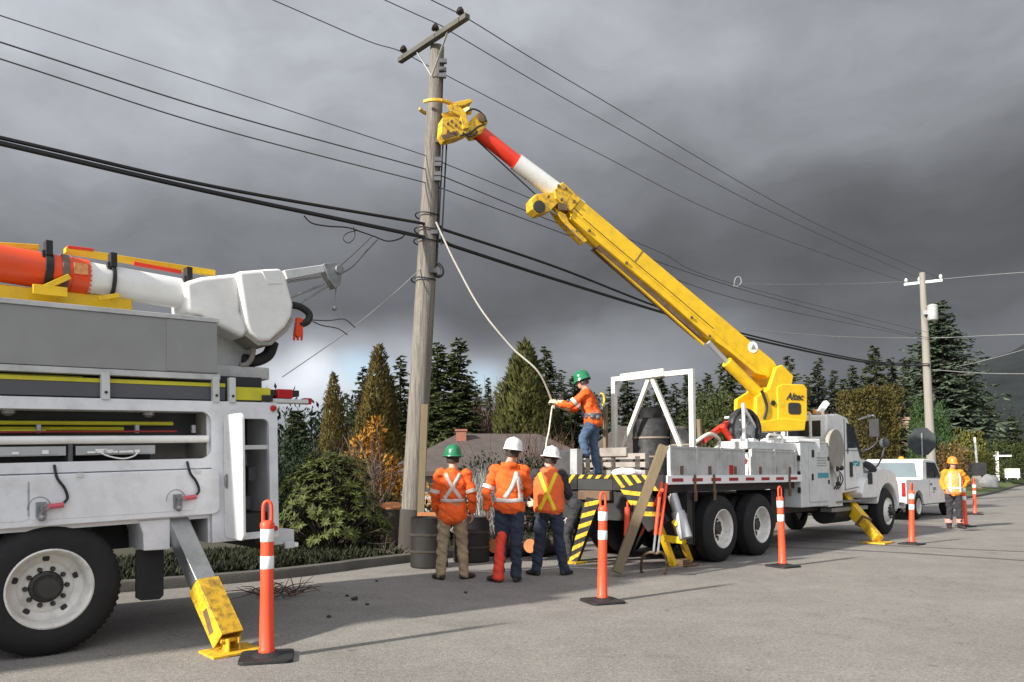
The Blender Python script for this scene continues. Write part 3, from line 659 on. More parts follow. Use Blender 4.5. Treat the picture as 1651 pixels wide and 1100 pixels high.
    k = MB(); k.prism(B, v0, v1); k.build('bucket_shell', M['fibre'], bk, bevel=.045, seg=4)
    k = MB(); k.prism(LT.tr(v0 - .012, [(422, 436), (450, 434.5), (457, 458), (432, 459)]), v0 - .008, v0 + .05); k.build('bucket_patch', M['white'], bk, bevel=.01)
    k = MB(); k.prism(LT.tr(v0 - .0, [(402, 535), (420, 551), (437, 550), (462, 527), (472, 510), (476, 514), (466, 533), (440, 556), (418, 557), (398, 541)]), v0 + .03, v1 - .03); k.build('bucket_rim', M['beige'], bk, bevel=.006)
    k = MB(); uc = U(304); zc = cz(uc); k.lathe([(.155, -.025), (.172, -.025), (.172, .025), (.155, .025)], 28, (uc, BV, zc), (1, 0, -.05), closed=True)
    for i in range(10): t = R(150 + 24 * i); k.ball((uc, BV + .17 * math.cos(t), zc + .17 * math.sin(t)), .022, 6, 4)
    k.build('pivot_collar', M['steel'], bk)
    # jib on the bucket
    JV, HV = .45, .4
    J = LT.tr(JV, [(455, 437), (519, 428), (521, 440), (460, 452)])
    k = MB(); k.prism(J, JV - .05, JV + .05); j = k.build('jib', M['lgrey'], T, bevel=.008)
    k = MB(); k.prism(LT.tr(JV, [(517, 427), (536, 425), (547, 438), (544, 462), (536, 467), (524, 450)]), JV - .07, JV + .07); k.tube([(LT.one(541, 437, JV)[0], JV - .1, LT.one(541, 437, JV)[1]), (LT.one(541, 437, JV)[0], JV + .1, LT.one(541, 437, JV)[1])], .05, 14); k.build('jib_head', M['steel'], j, bevel=.008)
    k = MB()
    for a, b_ in (((462, 455), (518, 446)), ((468, 480), (523, 458)), ((478, 492), (528, 462))):
        p, q = LT.one(*a, JV), LT.one(*b_, JV); k.tube([(p[0], JV, p[1]), (q[0], JV, q[1])], .012, 6)
    k.each('jib_stay', M['steel'], j)
    k = MB(); p, q = LT.one(542, 462, JV), LT.one(539, 497, JV); k.tube([(p[0], JV, p[1]), (q[0], JV, q[1])], .009, 6); k.ball((q[0], JV, q[1]), .03); k.build('winch_line', M['steel'], j)
    k = MB(); pts = [LT.one(a, b_, HV) for a, b_ in ((472, 492), (486, 496), (498, 506), (496, 518), (482, 524))]; k.tube(catmull([(a, HV, b_) for a, b_ in pts], 6), .038, 10); k.build('bucket_hose', M['black'], T)
    k = MB(); pts = [LT.one(a, b_, HV) for a, b_ in ((478, 512), (474, 540), (480, 545), (487, 540), (486, 514))]; k.prism(pts, HV - .03, HV + .03)
    for a in (475, 481, 487): p, q = LT.one(a, 535, HV), LT.one(a - 1, 549, HV); k.tube([(p[0], HV, p[1]), (q[0], HV, q[1])], .014, 6)
    k.build('orange_glove_tip', M['orangered'], T, bevel=.004)
    # pedestal out of frame
    s = MB(); s.tube([(-3.6, .9, 2.0), (-3.6, .9, 3.1)], .35, 24); s.box(-4.0, -3.2, .4, 1.3, 2.9, 3.3); s.build('pedestal', M['yellow'], T, bevel=.02)
    s = MB(); s.prism([(-6.2, .75), (-4.3, .75), (-4.3, 2.6), (-5.4, 2.6), (-5.9, 1.8), (-6.2, 1.7)], .15, 2.25); cb = s.build('cab', M['whiteb'], T, bevel=.05)
    s = MB(); s.prism([(-5.35, 1.75), (-4.6, 1.75), (-4.6, 2.4), (-5.2, 2.4)], .143, .16); s.build('side_window', M['glass'], cb)
    wheel(T, -5.5, .0, .53, False, 1, True); wheel(T, -5.5, 2.36, .53, False, -1, True)
bucket_truck()

# ---------------------------------------- pole-setting truck on the road
FT = Fr(G(1160, 908), 44.2)
def rr(fr, u, pts):
    out = []
    for x, y in pts:
        d = onplane(x, y, fr.o + fr.u * u, fr.u) - fr.o; out.append((d.dot(fr.v), d.dot(fr.w)))
    return out
HAZ = {}
def hazard(root, name, quad, u0, u1, n, fr=FT, parent=None, lean=.9):
    """a black plate in the v-z plane (four corners: lower start, lower end, upper end, upper start) with yellow slanting stripes"""
    a, b, c, d = [V((0, p[0], p[1])) for p in quad]
    g = MB(); g.prism([(p.y, p.z) for p in (a, b, c, d)], u0, u1, 'yz'); o = g.build(name, M['hazblack'], root, bevel=.004)
    s = MB(); L0 = (b - a).length; h = (d - a).length
    for i in range(n):
        t0 = (i + .1) / n; t1 = (i + .55) / n; sh = lean * h / L0
        def pt(t, k):
            t = min(max(t, 0), 1); lo = a + (b - a) * t; hi = d + (c - d) * t; return lo + (hi - lo) * k
        p = [pt(t0, .02), pt(t1, .02), pt(t1 + sh, .98), pt(t0 + sh, .98)]
        if (p[2] - p[3]).length < .01: continue
        s.prism([(q.y, q.z) for q in p], u0 - .004, u0 + .002, 'yz')
    s.build('yellow_stripe', M['yellowd'], o); return o
AZB = math.degrees(math.atan2(6.03, 2.46))
TUR = FT.W(3.55, .62, 0)
BF = Fr(TUR, AZB)
def derrick_truck():
    T = thing('derrick_truck', 'white flatbed line truck with raised yellow derrick boom holding the wooden pole', 'truck', FT.o, FT.rot)
    f = lambda px, py, v=0: FT.one(px, py, v)
    # wheels
    for u in (.17, 1.50):
        wheel(T, u, 0, .53, True); wheel(T, u, 2.42, .53, True, -1)
    wheel(T, 7.78, .02, .53, False, 1, True); wheel(T, 7.78, 2.4, .53, False, -1, True)
    # chassis
    c = MB(); c.box(-1.4, 8.2, .75, .87, .75, 1.05); c.box(-1.4, 8.2, 1.55, 1.67, .75, 1.05); c.box(-1.4, 3.0, .1, 2.35, 1.13, 1.25)
    for u in (.17, 1.5): c.tube([(u, .3, .53), (u, 2.1, .53)], .1, 14); c.ball((u, 1.2, .53), .24)
    c.tube([(7.78, .2, .5), (7.78, 2.2, .5)], .08, 12); c.box(6.4, 8.0, .5, 1.9, .6, 1.1); c.box(-.9, -.75, .02, .5, .35, 1.13); c.box(2.45, 3.0, .3, 1.0, .5, 1.1); c.box(3.1, 6.4, .35, 2.0, .65, .95)
    c.build('chassis', M['dark'], T)
    c = MB(); c.tube([(2.5, .35, .55), (2.5, .95, .55)], .24, 20); c.tube([(4.9, .35, .62), (6.0, .35, .62)], .26, 20); c.each('air_tank', M['dark'], T)
    for vv in (.05, 1.9):
        c = MB(); c.prism(rrect(vv, vv + .5, .32, 1.1, .03), -.66, -.645, 'yz'); c.build('mud_flap', M['black'], T)
    # deck and reflective side rail
    d = MB(); d.box(-1.5, 3.05, .02, 2.45, 1.25, 1.37); d.build('deck', M['rust'], T, bevel=.004)
    d = MB(); d.box(-1.5, 3.05, -.03, .02, 1.255, 1.385); rail = d.build('side_rail', M['refl'], T, bevel=.006)
    d = MB(); u = -1.38
    while u < 2.9:
        d.box(u, u + .30, -.034, -.03, 1.295, 1.345); u += .56
    d.each('red_reflector', M['redtape'], rail)
    d = MB()
    for px in (1117, 1148, 1270): uu = f(px, 785)[0]; d.box(uu - .03, uu + .03, -.05, -.034, 1.12, 1.40); d.bar((uu, -.05, 1.15), (uu + .04, -.02, 1.0), .05, .05)
    d.each('strap_winch', M['rust'], rail, bevel=.006)
    # side boards with stakes
    for u0, u1 in ((-1.38, .92), (1.14, 2.92)):
        d = MB(); d.box(u0, u1, .02, .055, 1.375, 1.82)
        for k in range(4 if u0 < 0 else 3):
            uu = u0 + .04 + (u1 - u0 - .08) * k / (3 if u0 < 0 else 2); d.box(uu - .035, uu + .035, .0, .02, 1.375, 1.835)
        d.box(u0, u1, .005, .02, 1.79, 1.825)
        so = d.build('side_board', M['alu'], T, bevel=.004)
        d = MB()
        for k in range(3): uu = u0 + .3 + k * (u1 - u0 - .5) / 2.2; d.box(uu, uu + .09, .014, .0199, 1.40, 1.53)
        d.each('stake_pocket', M['rust'], so)
    d = MB(); d.box(.4, .52, .008, .016, 1.40, 1.55); d.each('red_reflector', M['redlamp'], T)
    d = MB(); d.bar((.96, .12, 1.70), (1.12, .1, 1.6), .07, .09); d.build('orange_bundle', M['orangered'], T, bevel=.01)
    for v in (2.40,):
        d = MB(); d.box(-1.38, 2.92, v, v + .04, 1.375, 1.8); d.build('side_board', M['alu'], T, bevel=.004)
    d = MB(); d.box(1.15, 3.1, .08, .62, 1.835, 1.97); q = d.build('long_tool_box', M['lgrey'], T, bevel=.012)
    d = MB(); hh = [(2.35, .3, 1.97), (2.35, .3, 2.09), (2.42, .3, 2.13), (2.9, .3, 2.13), (2.97, .3, 2.09), (2.97, .3, 1.97)]; d.tube(hh, .022, 8); d.build('grab_handle', M['fibre'], q)
    d = MB()
    for k in range(9): x = 1.3 + k * .2; d.box(x, x + .1, .2 + .1 * rnd.random(), .3 + .2 * rnd.random(), 1.97, 1.985 + .05 * rnd.random())
    d.build('loose_fittings', M['refl'], q, bevel=.004)
    # rear beam and A-frame outriggers with hazard stripes
    hazard(T, 'rear_bumper', [(2.45, 1.16), (1.62, 1.16), (1.62, 1.40), (2.45, 1.40)], -1.56, -1.5, 5)
    hazard(T, 'rear_bumper', [(.92, 1.16), (.0, 1.16), (.0, 1.40), (.92, 1.40)], -1.56, -1.5, 5, lean=-.9)
    d = MB(); d.box(-1.55, -1.50, .93, 1.61, 1.16, 1.33); d.build('tail_recess', M['inner'], T)
    hazard(T, 'tail_plate', [(1.61, 1.335), (.93, 1.335), (.93, 1.395), (1.61, 1.395)], -1.56, -1.5, 4)
    d = MB(); d.box(-1.6, -1.5, .95, 1.58, 1.0, 1.15); d.build('tail_hitch', M['rust'], T, bevel=.02)
    d = MB(); d.box(-1.50, -1.44, .3, 2.2, .7, 1.16); d.build('tail_frame', M['dark'], T)
    Lg = rr(FT, -1.62, [(917, 908), (931, 906), (968, 806), (946, 802)])
    o = hazard(T, 'outrigger', [Lg[0], Lg[3], Lg[2], Lg[1]], -1.63, -1.56, 6, lean=.5)
    d = MB(); p = rr(FT, -1.62, [(925, 905)])[0]; d.box(-1.75, -1.45, p[0] - .15, p[0] + .15, .004, .03); d.build('outrigger_foot', M['yellowd'], o)
    Rg = rr(FT, -1.58, [(1046, 858), (1076, 840), (1034, 778), (1000, 788)])
    o = hazard(T, 'outrigger', [Rg[3], Rg[0], Rg[1], Rg[2]], -1.60, -1.5, 4, lean=.5)
    a = FT.L(G(1086, 917)); b_ = FT.L(G(1112, 908))
    d = MB()
    for q, tp in ((a, (1062, 838)), (b_, (1092, 842))):
        t = rr(FT, -1.45, [tp])[0]; d.bar((-1.5, t[0], t[1]), (q.x, q.y, .05), .095, .08, (1, 0, 0))
    t0 = rr(FT, -1.45, [(1072, 868)])[0]; t1 = rr(FT, -1.45, [(1098, 872)])[0]; d.bar((-1.45, *t0), (-1.4, *t1), .06, .1)
    d.each('outrigger_legs', M['yellow'], o, bevel=.008)
    d = MB(); m_ = (a + b_) * .5; d.box(m_.x - .12, m_.x + .26, m_.y - .16, m_.y + .13, .004, .022); d.box(m_.x - .1, m_.x + .12, m_.y - .08, m_.y + .08, .026, .1); d.build('outrigger_foot', M['rust'], o, bevel=.004)
    t0 = rr(FT, -1.35, [(1084, 798)])[0]; t1 = rr(FT, -1.4, [(1106, 868)])[0]; tm = rr(FT, -1.38, [(1093, 826)])[0]
    d = MB(); d.tube([(-1.35, *t0), (-1.38, *tm)], .075, 16); d.tube([(-1.38, *tm), (-1.4, *t1)], .10, 16); d.build('outrigger_cylinder', M['galv'], o)
    # side cabinet
    d = MB(); d.box(3.06, 4.42, 0, .62, .77, 2.0); d.box(3.0, 4.5, -.01, .64, 2.0, 2.03); cab = d.build('side_cabinet', M['lgrey'], T, bevel=.012)
    d = MB(); d.prism(rrect(3.42, 4.33, .86, 1.93, .04), -.022, 0); cdoor = d.build('cabinet_door', M['lgrey'], T, bevel=.008)
    d = MB(); d.box(3.52, 3.62, -.035, -.02, 1.72, 1.86); d.box(3.5, 3.56, -.04, -.02, 1.28, 1.4); d.box(4.26, 4.34, -.03, -.02, 1.66, 1.74); d.box(4.26, 4.34, -.03, -.02, 1.2, 1.28); d.each('latch', M['dark'], cdoor, bevel=.004)
    d = MB(); d.box(3.78, 4.30, -.026, -.022, 1.32, 1.42); d.build('teal_decal', M['teal'], cdoor)
    d = MB()
    for k in range(4): d.box(3.75, 4.2, -.025, -.022, 1.55 + k * .05, 1.57 + k * .05)
    d.build('notice', M['greyp'], cdoor)
    d = MB()
    for z in (1.05, 1.35, 1.65): d.box(3.03, 3.06, .0, .05, z, z + .1)
    d.each('hinge', M['dark'], cab)
    # hose reel disc and fittings between the cabinet and the cab
    d = MB(); d.lathe([(0, 0), (.40, 0), (.415, .02), (.415, .08), (.40, .1), (0, .1)], 36, (4.72, -.03, 1.9), (0, 1, 0)); d.tube([(4.66, .1, 1.86), (4.66, .6, 1.86)], .16, 16); d.build('hose_reel', M['beige'], T)
    d = MB(); rn = random.Random(3)
    for k in range(3):
        u0 = 4.72 + .12 * k; d.tube(catmull([(u0, .06, 1.5), (u0 + .05, -.02, 1.38 - .06 * rn.random()), (u0 + .02, -.02, 1.22), (u0 + .05 * rn.random(), .06, 1.08)], 5), .012, 6)
    d.ball((4.7, -.02, 1.5), .06); d.ball((4.95, -.02, 1.52), .055); d.ball((4.75, -.03, 1.2), .05); d.build('hose', M['black'], T)
    d = MB(); d.box(4.45, 5.2, .06, .5, .73, 1.16); d.tube([(4.6, .0, 1.55), (4.9, .0, 1.2)], .035, 8); d.tube([(4.8, .0, 1.6), (4.85, .0, 1.15)], .03, 8); d.build('valve_box', M['lgrey'], T, bevel=.012)
    # cab, hood and fender
    S = FT.tr(.12, [(1333, 668), (1352, 667), (1366, 673), (1374, 690), (1388, 737), (1392, 745), (1396, 790), (1335, 800)])
    d = MB(); d.prism(S, .12, 2.32); cb = d.build('cab', M['white'], T, bevel=.05, seg=3)
    d = MB(); d.prism(FT.tr(.11, [(1365, 682), (1371, 684), (1384, 722), (1368, 723)]), .112, .14); d.build('side_window', M['glass'], cb, bevel=.004)
    d = MB(); d.prism(FT.tr(.11, [(1373, 688), (1377, 690), (1391, 737), (1387, 737)]), .114, 2.31); d.build('windscreen', M['glass'], cb)
    d = MB(); a0 = S[0]; d.box(a0[0] - .012, a0[0] + .01, .25, .95, a0[1] - .62, a0[1] - .12); d.box(a0[0] - .012, a0[0] + .01, 1.1, 2.1, a0[1] - .62, a0[1] - .12); d.each('rear_window', M['glass'], cb)
    d = MB()
    for pts in ([(1361, 676), (1363, 790)], [(1362, 790), (1392, 784)], [(1363, 726), (1390, 727)]):
        p, q = FT.tr(.112, pts); d.bar((p[0], .115, p[1]), (q[0], .115, q[1]), .012, .012)
    d.each('door_seam', M['slat'], cb)
    p = f(1373, 757, .1); d = MB(); d.box(p[0] - .06, p[0] + .06, .09, .12, p[1] - .16, p[1] + .16); d.build('door_handle', M['inner'], cb, bevel=.01)
    d = MB()
    for k, (x, w, y) in enumerate(((1377, 6, 745), (1384, 4, 746), (1376, 3, 749), (1381, 6, 750))):
        p = f(x, y, .1); q = f(x + w, y, .1); d.box(p[0], q[0], .114, .121, p[1] - .025, p[1] + .025)
    d.build('door_lettering', M['teal'], cb)
    d = MB(); Hd = FT.tr(.3, [(1386, 738), (1400, 742), (1424, 751), (1437, 764), (1441, 790), (1392, 795)]); d.prism(Hd, .3, 2.14); d.build('hood', M['white'], cb, bevel=.08, seg=3)
    FX, FZ = 7.78, .53
    arc = [(FX + .66 * math.cos(R(a_)), FZ + .64 * math.sin(R(a_))) for a_ in range(0, 181, 15)]
    d = MB(); d.prism(arc[::-1] and [(FX + .66, FZ)] + arc[1:-1] + [(FX - .66, FZ + .33), (6.25, FZ + .33), (6.15, .98), (6.35, 1.25), (6.8, 1.40), (7.3, 1.50), (7.9, 1.50), (8.3, 1.40), (8.52, 1.1), (8.55, .75)], .02, .5)
    fd = d.build('fender', M['white'], cb, bevel=.04, seg=3)
    p = f(1404, 772, 0); d = MB(); d.box(p[0] - .12, p[0] + .12, .0, .03, p[1] - .12, p[1] + .13); d.build('side_marker', M['inner'], fd, bevel=.01)
    d = MB(); d.box(8.35, 8.6, .1, 2.34, .5, .85); d.build('front_bumper', M['chrome'], T, bevel=.02)
    d = MB(); d.lathe([(.16, .0), (.16, .1), (.1, .14), (0, .15)], 20, (7.0, .18, 1.5), (.1, -.5, .6)); d.build('air_intake', M['inner'], cb)
    d = MB(); sp_ = FT.tr(.12, [(1336, 793), (1394, 786)]); d.box(sp_[0][0], sp_[1][0], .06, .3, .62, .70); d.box(sp_[0][0] + .2, sp_[1][0] - .1, .04, .3, .80, .84); d.each('cab_step', M['steel'], T, bevel=.006)
    for k in range(3): d = MB(); d.ball((S[1][0] + .12, .5 + .55 * k, S[1][1] + .02), .035, 8, 6, (1.6, 1, .8)); d.build('roof_marker', bpy.data.materials.get('amber_beacon') or mat('amber_beacon', (.8, .3, .02), .2), cb)
    d = MB(); p0 = f(1366, 690, .1); d.bar((p0[0], .105, p0[1]), (p0[0] + .02, .105, p0[1] - .55), .012, .02); d.build('window_seal', M['inner'], cb)
    # mirrors
    d = MB(); mv = -.32; p0 = f(1386, 676, .1); p1 = f(1411, 672, mv); p2 = f(1413, 712, mv)
    d.tube(catmull([(p0[0], .12, p0[1]), (p1[0] - .1, mv + .05, p1[1] + .02), (p1[0], mv, p1[1] - .05), (p2[0], mv, p2[1]), (f(1392, 728, .1)[0], .12, f(1392, 728, .1)[1])], 6), .018, 8)
    q = d.build('mirror_arm', M['chrome'], T)
    a_, b2 = f(1405, 675, mv), f(1414, 706, mv)
    d = MB(); d.box((a_[0] + b2[0]) / 2 - .05, (a_[0] + b2[0]) / 2 + .05, mv - .12, mv + .1, b2[1], a_[1]); d.build('mirror', M['black'], q, bevel=.02)
    c_ = f(1426, 714, mv); d = MB(); d.ball((c_[0], mv, c_[1]), .11, 14, 8, (.6, 1, 1)); d.tube(catmull([(c_[0], mv, c_[1]), (c_[0] + .35, mv + .1, c_[1] - .02), (c_[0] + .4, mv + .3, c_[1] - .5), (c_[0] + .1, .3, c_[1] - .75)], 5), .02, 8); d.build('fender_mirror', M['slat'], q)
    d = MB(); d.lathe([(.06, 0), (.06, .06), (.03, .1), (0, .1)], 14, (5.0, .5, S[1][1] + .0), (0, 0, 1)); d.box(4.6, 5.0, .6, 1.1, S[1][1], S[1][1] + .05); d.build('beacon', bpy.data.materials['amber_beacon'], cb)
    d = MB(); d.bar((4.7, .3, S[1][1]), (4.85, .2, S[1][1] + .22), .12, .1); d.build('work_lamp', M['fibre'], cb, bevel=.01)
    d = MB()
    for vv in (.3, 1.05): d.tube([(4.25, vv, 1.97), (4.25, vv, 2.62)], .03, 8)
    d.tube([(4.25, .3, 2.62), (4.25, 2.2, 2.62)], .03, 8); d.build('headache_rack', M['lgrey'], T)
    # front outrigger
    ft = FT.L(G(1416, 876)); e = V((ft.x, ft.y, .08)); t = f(1362, 806, .35); top = V((t[0], .35, t[1]))
    o = MB(); mid = top + (e - top) * .58; o.bar(top - (e - top) * .1, mid, .24, .24, (1, 0, 0)); ob = o.build('outrigger', M['yellow'], T, bevel=.012)
    o = MB(); o.bar(mid - (e - top) * .02, e, .18, .18, (1, 0, 0)); o.build('outrigger_arm', M['yellowd'], ob, bevel=.01)
    o = MB(); dd = (e - top).normalized(); o.bar(mid - dd * .02, mid + dd * .02, .255, .255, (1, 0, 0)); o.build('outrigger_collar', M['rust'], ob)
    o = MB(); o.box(ft.x - .28, ft.x + .28, ft.y - .22, ft.y + .22, .004, .03); o.build('outrigger_foot', M['yellowd'], ob)
    # white A-frame rack standing on the deck
    o = MB(); W = .085
    for v in (.45, 2.03): o.bar((0, v, 1.37), (0, v, 3.06), W, W, (1, 0, 0))
    o.bar((0, .41, 3.09), (0, 2.07, 3.09), W, W); o.bar((-.05, .95, 3.12), (-.05, 1.85, 3.10), .05, .13)
    o.bar((.01, 1.22, 3.03), (.01, .5, 1.45), .07, .07, (1, 0, 0)); o.bar((.01, 1.3, 3.03), (.01, 1.98, 1.62), .07, .07, (1, 0, 0))
    o.build('pole_rack', mat('cream_rack_paint', (.72, .7, .62), .4, dirt=.35, dirtc=(.3, .26, .2), var=.05), T, bevel=.008)
    # reel, red rack bars and posts on the deck
    o = MB(); o.lathe([(.33, -.07), (.39, -.07), (.41, -.04), (.41, .04), (.39, .07), (.33, .07)], 36, (1.95, .55, 2.2), (.25, 1, 0), closed=True); q = o.build('cable_reel', M['drum'], T)
    o = MB()
    for k in range(5): a_ = R(36 * k); o.bar((1.95 + .3 * math.cos(a_), .5, 2.2 + .3 * math.sin(a_)), (1.95 - .3 * math.cos(a_), .5, 2.2 - .3 * math.sin(a_)), .03, .03)
    o.lathe([(.09, -.12), (.09, .12)], 16, (1.95, .55, 2.2), (.25, 1, 0)); o.lathe([(0, .02), (.32, .02), (.32, .04), (0, .04)], 24, (1.95, .55, 2.2), (.25, 1, 0)); o.build('reel_spoke', M['galv'], q)
    o = MB(); o.bar((1.75, .45, 2.0), (1.75, .45, 2.68), .05, .05); o.bar((1.8, .5, 2.65), (2.3, .5, 2.25), .05, .05); o.each('reel_stand', M['fibre'], T, bevel=.006)
    o = MB(); o.bar((.75, .7, 1.98), (1.6, .7, 2.32), .09, .09); o.bar((1.25, .6, 2.25), (1.75, .6, 1.83), .08, .08); o.each('red_prop', M['red'], T, bevel=.01)
    o = MB(); o.tube(catmull([(.6, .75, 1.95), (.9, .65, 2.1), (1.3, .7, 2.0), (1.0, .6, 1.84), (.7, .6, 1.8)], 6), .035, 8); o.build('coiled_sling', M['rope'], T)
    # turret
    tl = lambda pts, v: BF.tr(v, pts)
    B = thing('turret', None, None, FT.L(TUR), (0, 0, R(FT.rot[2] and (90 - AZB)) - FT.rot[2]))
    B.parent = T
    o = MB(); o.lathe([(.62, 1.37), (.62, 1.9), (.5, 1.95), (.5, 2.12)], 28); o.box(-.7, .55, -.5, .5, 1.8, 2.08); o.build('pedestal', M['lgrey'], B, bevel=.02)
    o = MB(); o.prism(tl([(1216, 697), (1298, 694), (1300, 678), (1262, 674), (1217, 682)], -.4), -.4, .4)
    for v0, v1 in ((-.34, -.24), (.24, .34)):
        o.prism(tl([(1219, 684), (1220, 640), (1240, 627), (1252, 592), (1262, 588), (1280, 606), (1276, 625), (1262, 684)], -.34), v0, v1)
    o.build('turret_frame', M['yellow'], B, bevel=.02)
    o = MB(); poly = tl([(1255, 682), (1253, 624), (1262, 619), (1297, 620), (1302, 626), (1302, 680)], -.36)
    o.prism(poly, -.36, .36); hs = o.build('turret_housing', M['yellow'], B, bevel=.025, seg=3)
    o = MB(); q0, q1 = tl([(1271, 668), (1291, 650)], -.36); o.prism(rrect(min(q0[0], q1[0]), max(q0[0], q1[0]), q0[1], q1[1], .06), -.366, -.35); o.build('access_opening', M['inner'], hs)
    p = tl([(1281, 640)], -.36)[0]
    text_mesh('lettering', 'Altec', .19, M['inner'], hs, Matrix.Translation((p[0], -.367, p[1])) @ Matrix.Rotation(R(90), 4, 'X'), .003, .3)
    o = MB(); o.tube(catmull([(a_, -.35, b2) for a_, b2 in tl([(1228, 630), (1236, 655), (1232, 676)], -.35)], 6), .03, 8); q0 = tl([(1246, 650)], -.34)[0]; o.lathe([(.05, 0), (.05, .03)], 14, (q0[0], -.335, q0[1]), (0, -1, 0)); o.build('hydraulic_hose', M['dark'], B)
    # boom
    top_ = tl([(937, 321), (1248, 582), (1254, 592), (1240, 610), (1203, 580), (921, 340)], -.17)
    o = MB(); o.prism(top_, -.17, .17); bm_ = o.build('boom', M['yellow'], B, bevel=.018, seg=3)
    low = tl([(924, 340), (1207, 582), (1238, 607), (1218, 602), (1172, 563), (1140, 541), (1080, 487), (962, 388), (921, 352)], -.155)
    o = MB(); o.prism(low, -.155, .155); o.build('boom_lower_web', M['yellow'], bm_, bevel=.01)
    und = tl([(966, 395), (1078, 490), (1132, 540), (1130, 545), (1074, 497), (960, 399)], -.1)
    o = MB(); o.prism(und, -.1, .1); o.build('boom_gap_shade', M['rust'], bm_)  # dark strip put in for the shadow gap under the boom
    o = MB()
    for p0, p1 in (((962, 402), (1074, 502)), ((1074, 502), (1134, 556))): q0, q1 = tl([p0, p1], -.06); o.bar((q0[0], -.06, q0[1]), (q1[0], -.06, q1[1]), .05, .035)
    o.build('hose_rail', M['yellow'], bm_)
    o = MB()
    for x, y in ((950, 372), (1115, 512), (1144, 542), (1010, 424)):
        q0 = tl([(x, y)], -.17)[0]; o.lathe([(.03, 0), (.03, .015), (.02, .02)], 10, (q0[0], -.168, q0[1]), (0, -1, 0))
    q0, q1 = tl([(1037, 404), (1023, 423)], -.172); o.bar((q0[0], -.172, q0[1]), (q1[0], -.172, q1[1]), .006, .02)
    o.each('boom_bolt', M['rust'], bm_)
    q0 = tl([(1214, 560)], -.172)[0]; o = MB(); o.lathe([(.12, 0), (.12, .006), (0, .007)], 9, (q0[0], -.17, q0[1]), (0, -1, 0)); em = o.build('round_emblem', M['refl'], B)
    o = MB(); o.prism([(q0[0] - .05, q0[1] - .04), (q0[0] + .06, q0[1] - .03), (q0[0], q0[1] + .06)], -.182, -.176); o.build('emblem_mark', M['greyp'], em)
    # lift cylinder
    c0, c1, c2 = tl([(1142, 552), (1172, 584), (1228, 640)], -.12)
    o = MB(); o.tube([(c1[0], -.12, c1[1]), (c2[0], -.12, c2[1])], .11, 20); cy = o.build('lift_cylinder', M['yellow'], B)
    o = MB(); o.tube([(c0[0], -.12, c0[1]), (c1[0], -.12, c1[1])], .05, 14); o.build('cylinder_rod', M['galv'], cy)
    # telescopic sections and head
    def ax(x, y): q = tl([(x, y)], 0)[0]; return V((q[0], 0, q[1]))
    a0, a1, a2, a3 = ax(935, 337), ax(896, 306), ax(832, 261), ax(770, 212)
    o = MB(); o.tube([a0, a2], .155, 28); o.build('white_boom_section', M['fibre'], bm_)
    o = MB(); o.tube([a2, a3], .128, 28); o.tube([a2, a2 + (a3 - a2) * .01], .156, 28); o.build('red_boom_section', M['red'], bm_)
    o = MB(); o.prism(tl([(908, 293), (938, 321), (921, 341), (896, 320), (894, 306)], -.2), -.2, -.14); o.prism(tl([(908, 293), (938, 321), (921, 341), (896, 320), (894, 306)], -.2), .14, .2)
    o.prism(tl([(864, 313), (893, 310), (902, 326), (888, 340), (868, 346), (858, 337), (857, 322)], -.15), -.15, .12); o.prism(tl([(893, 334), (913, 346), (918, 358), (948, 388), (943, 392), (905, 354)], -.12), -.12, -.08); o.prism(tl([(893, 334), (913, 346), (918, 358), (948, 388), (943, 392), (905, 354)], -.12), .06, .1)
    hd = o.build('boom_head', M['yellowd'], B, bevel=.015)
    q0 = tl([(869, 334)], -.15)[0]; o = MB(); o.lathe([(.11, 0), (.11, .03), (.05, .035)], 18, (q0[0], -.15, q0[1]), (0, -1, 0)); o.build('sheave', M['inner'], hd)
    o = MB()
    for x, y in ((900, 300), (912, 305), (884, 318), (905, 322), (925, 325), (930, 372)): q0 = tl([(x, y)], -.2)[0]; o.lathe([(.025, 0), (.025, .03)], 8, (q0[0], -.2, q0[1]), (0, -1, 0))
    q0, q1 = tl([(900, 327), (914, 340)], -.2); o.box(min(q0[0], q1[0]), max(q0[0], q1[0]), -.212, -.2, min(q0[1], q1[1]), max(q0[1], q1[1])); o.build('head_fitting', M['rust'], hd)
    o = MB(); q0, q1 = ax(762, 220), ax(866, 316); o.tube([q0, q1], .014, 6); o.build('winch_line', M['cable'], bm_)
    # pole claw
    o = MB(); o.prism(tl([(762, 190), (772, 181), (784, 187), (787, 198), (776, 216), (764, 218), (755, 207)], -.14), -.14, .14)
    o.prism(tl([(713, 190), (735, 188), (752, 193), (760, 205), (756, 214), (738, 222), (718, 226), (711, 216)], -.15), -.15, .10)
    for v in (-.19, .13):
        o.prism(tl([(722, 168), (738, 166), (753, 180), (758, 205), (748, 207), (743, 186), (728, 178)], -.22), v, v + .05)
    o.prism(tl([(728, 165), (760, 158), (763, 163), (748, 170), (735, 170)], -.2), -.18, .0)
    cl = o.build('pole_claw', M['yellowd'], B, bevel=.014)
    o = MB()
    for x, y in ((722, 200), (728, 196), (735, 203), (742, 198), (722, 212), (730, 214)): q0 = tl([(x, y)], -.15)[0]; o.lathe([(.022, 0), (.022, .025)], 8, (q0[0], -.15, q0[1]), (0, -1, 0))
    q0, q1 = tl([(713, 222), (738, 214)], -.155); o.bar((q0[0], -.155, q0[1]), (q1[0], -.155, q1[1]), .015, .07); q0 = tl([(776, 191)], -.14)[0]; o.lathe([(.075, 0), (.075, .04), (.04, .045)], 12, (q0[0], -.14, q0[1]), (0, -1, 0)); o.each('claw_fitting', M['rust'], cl)
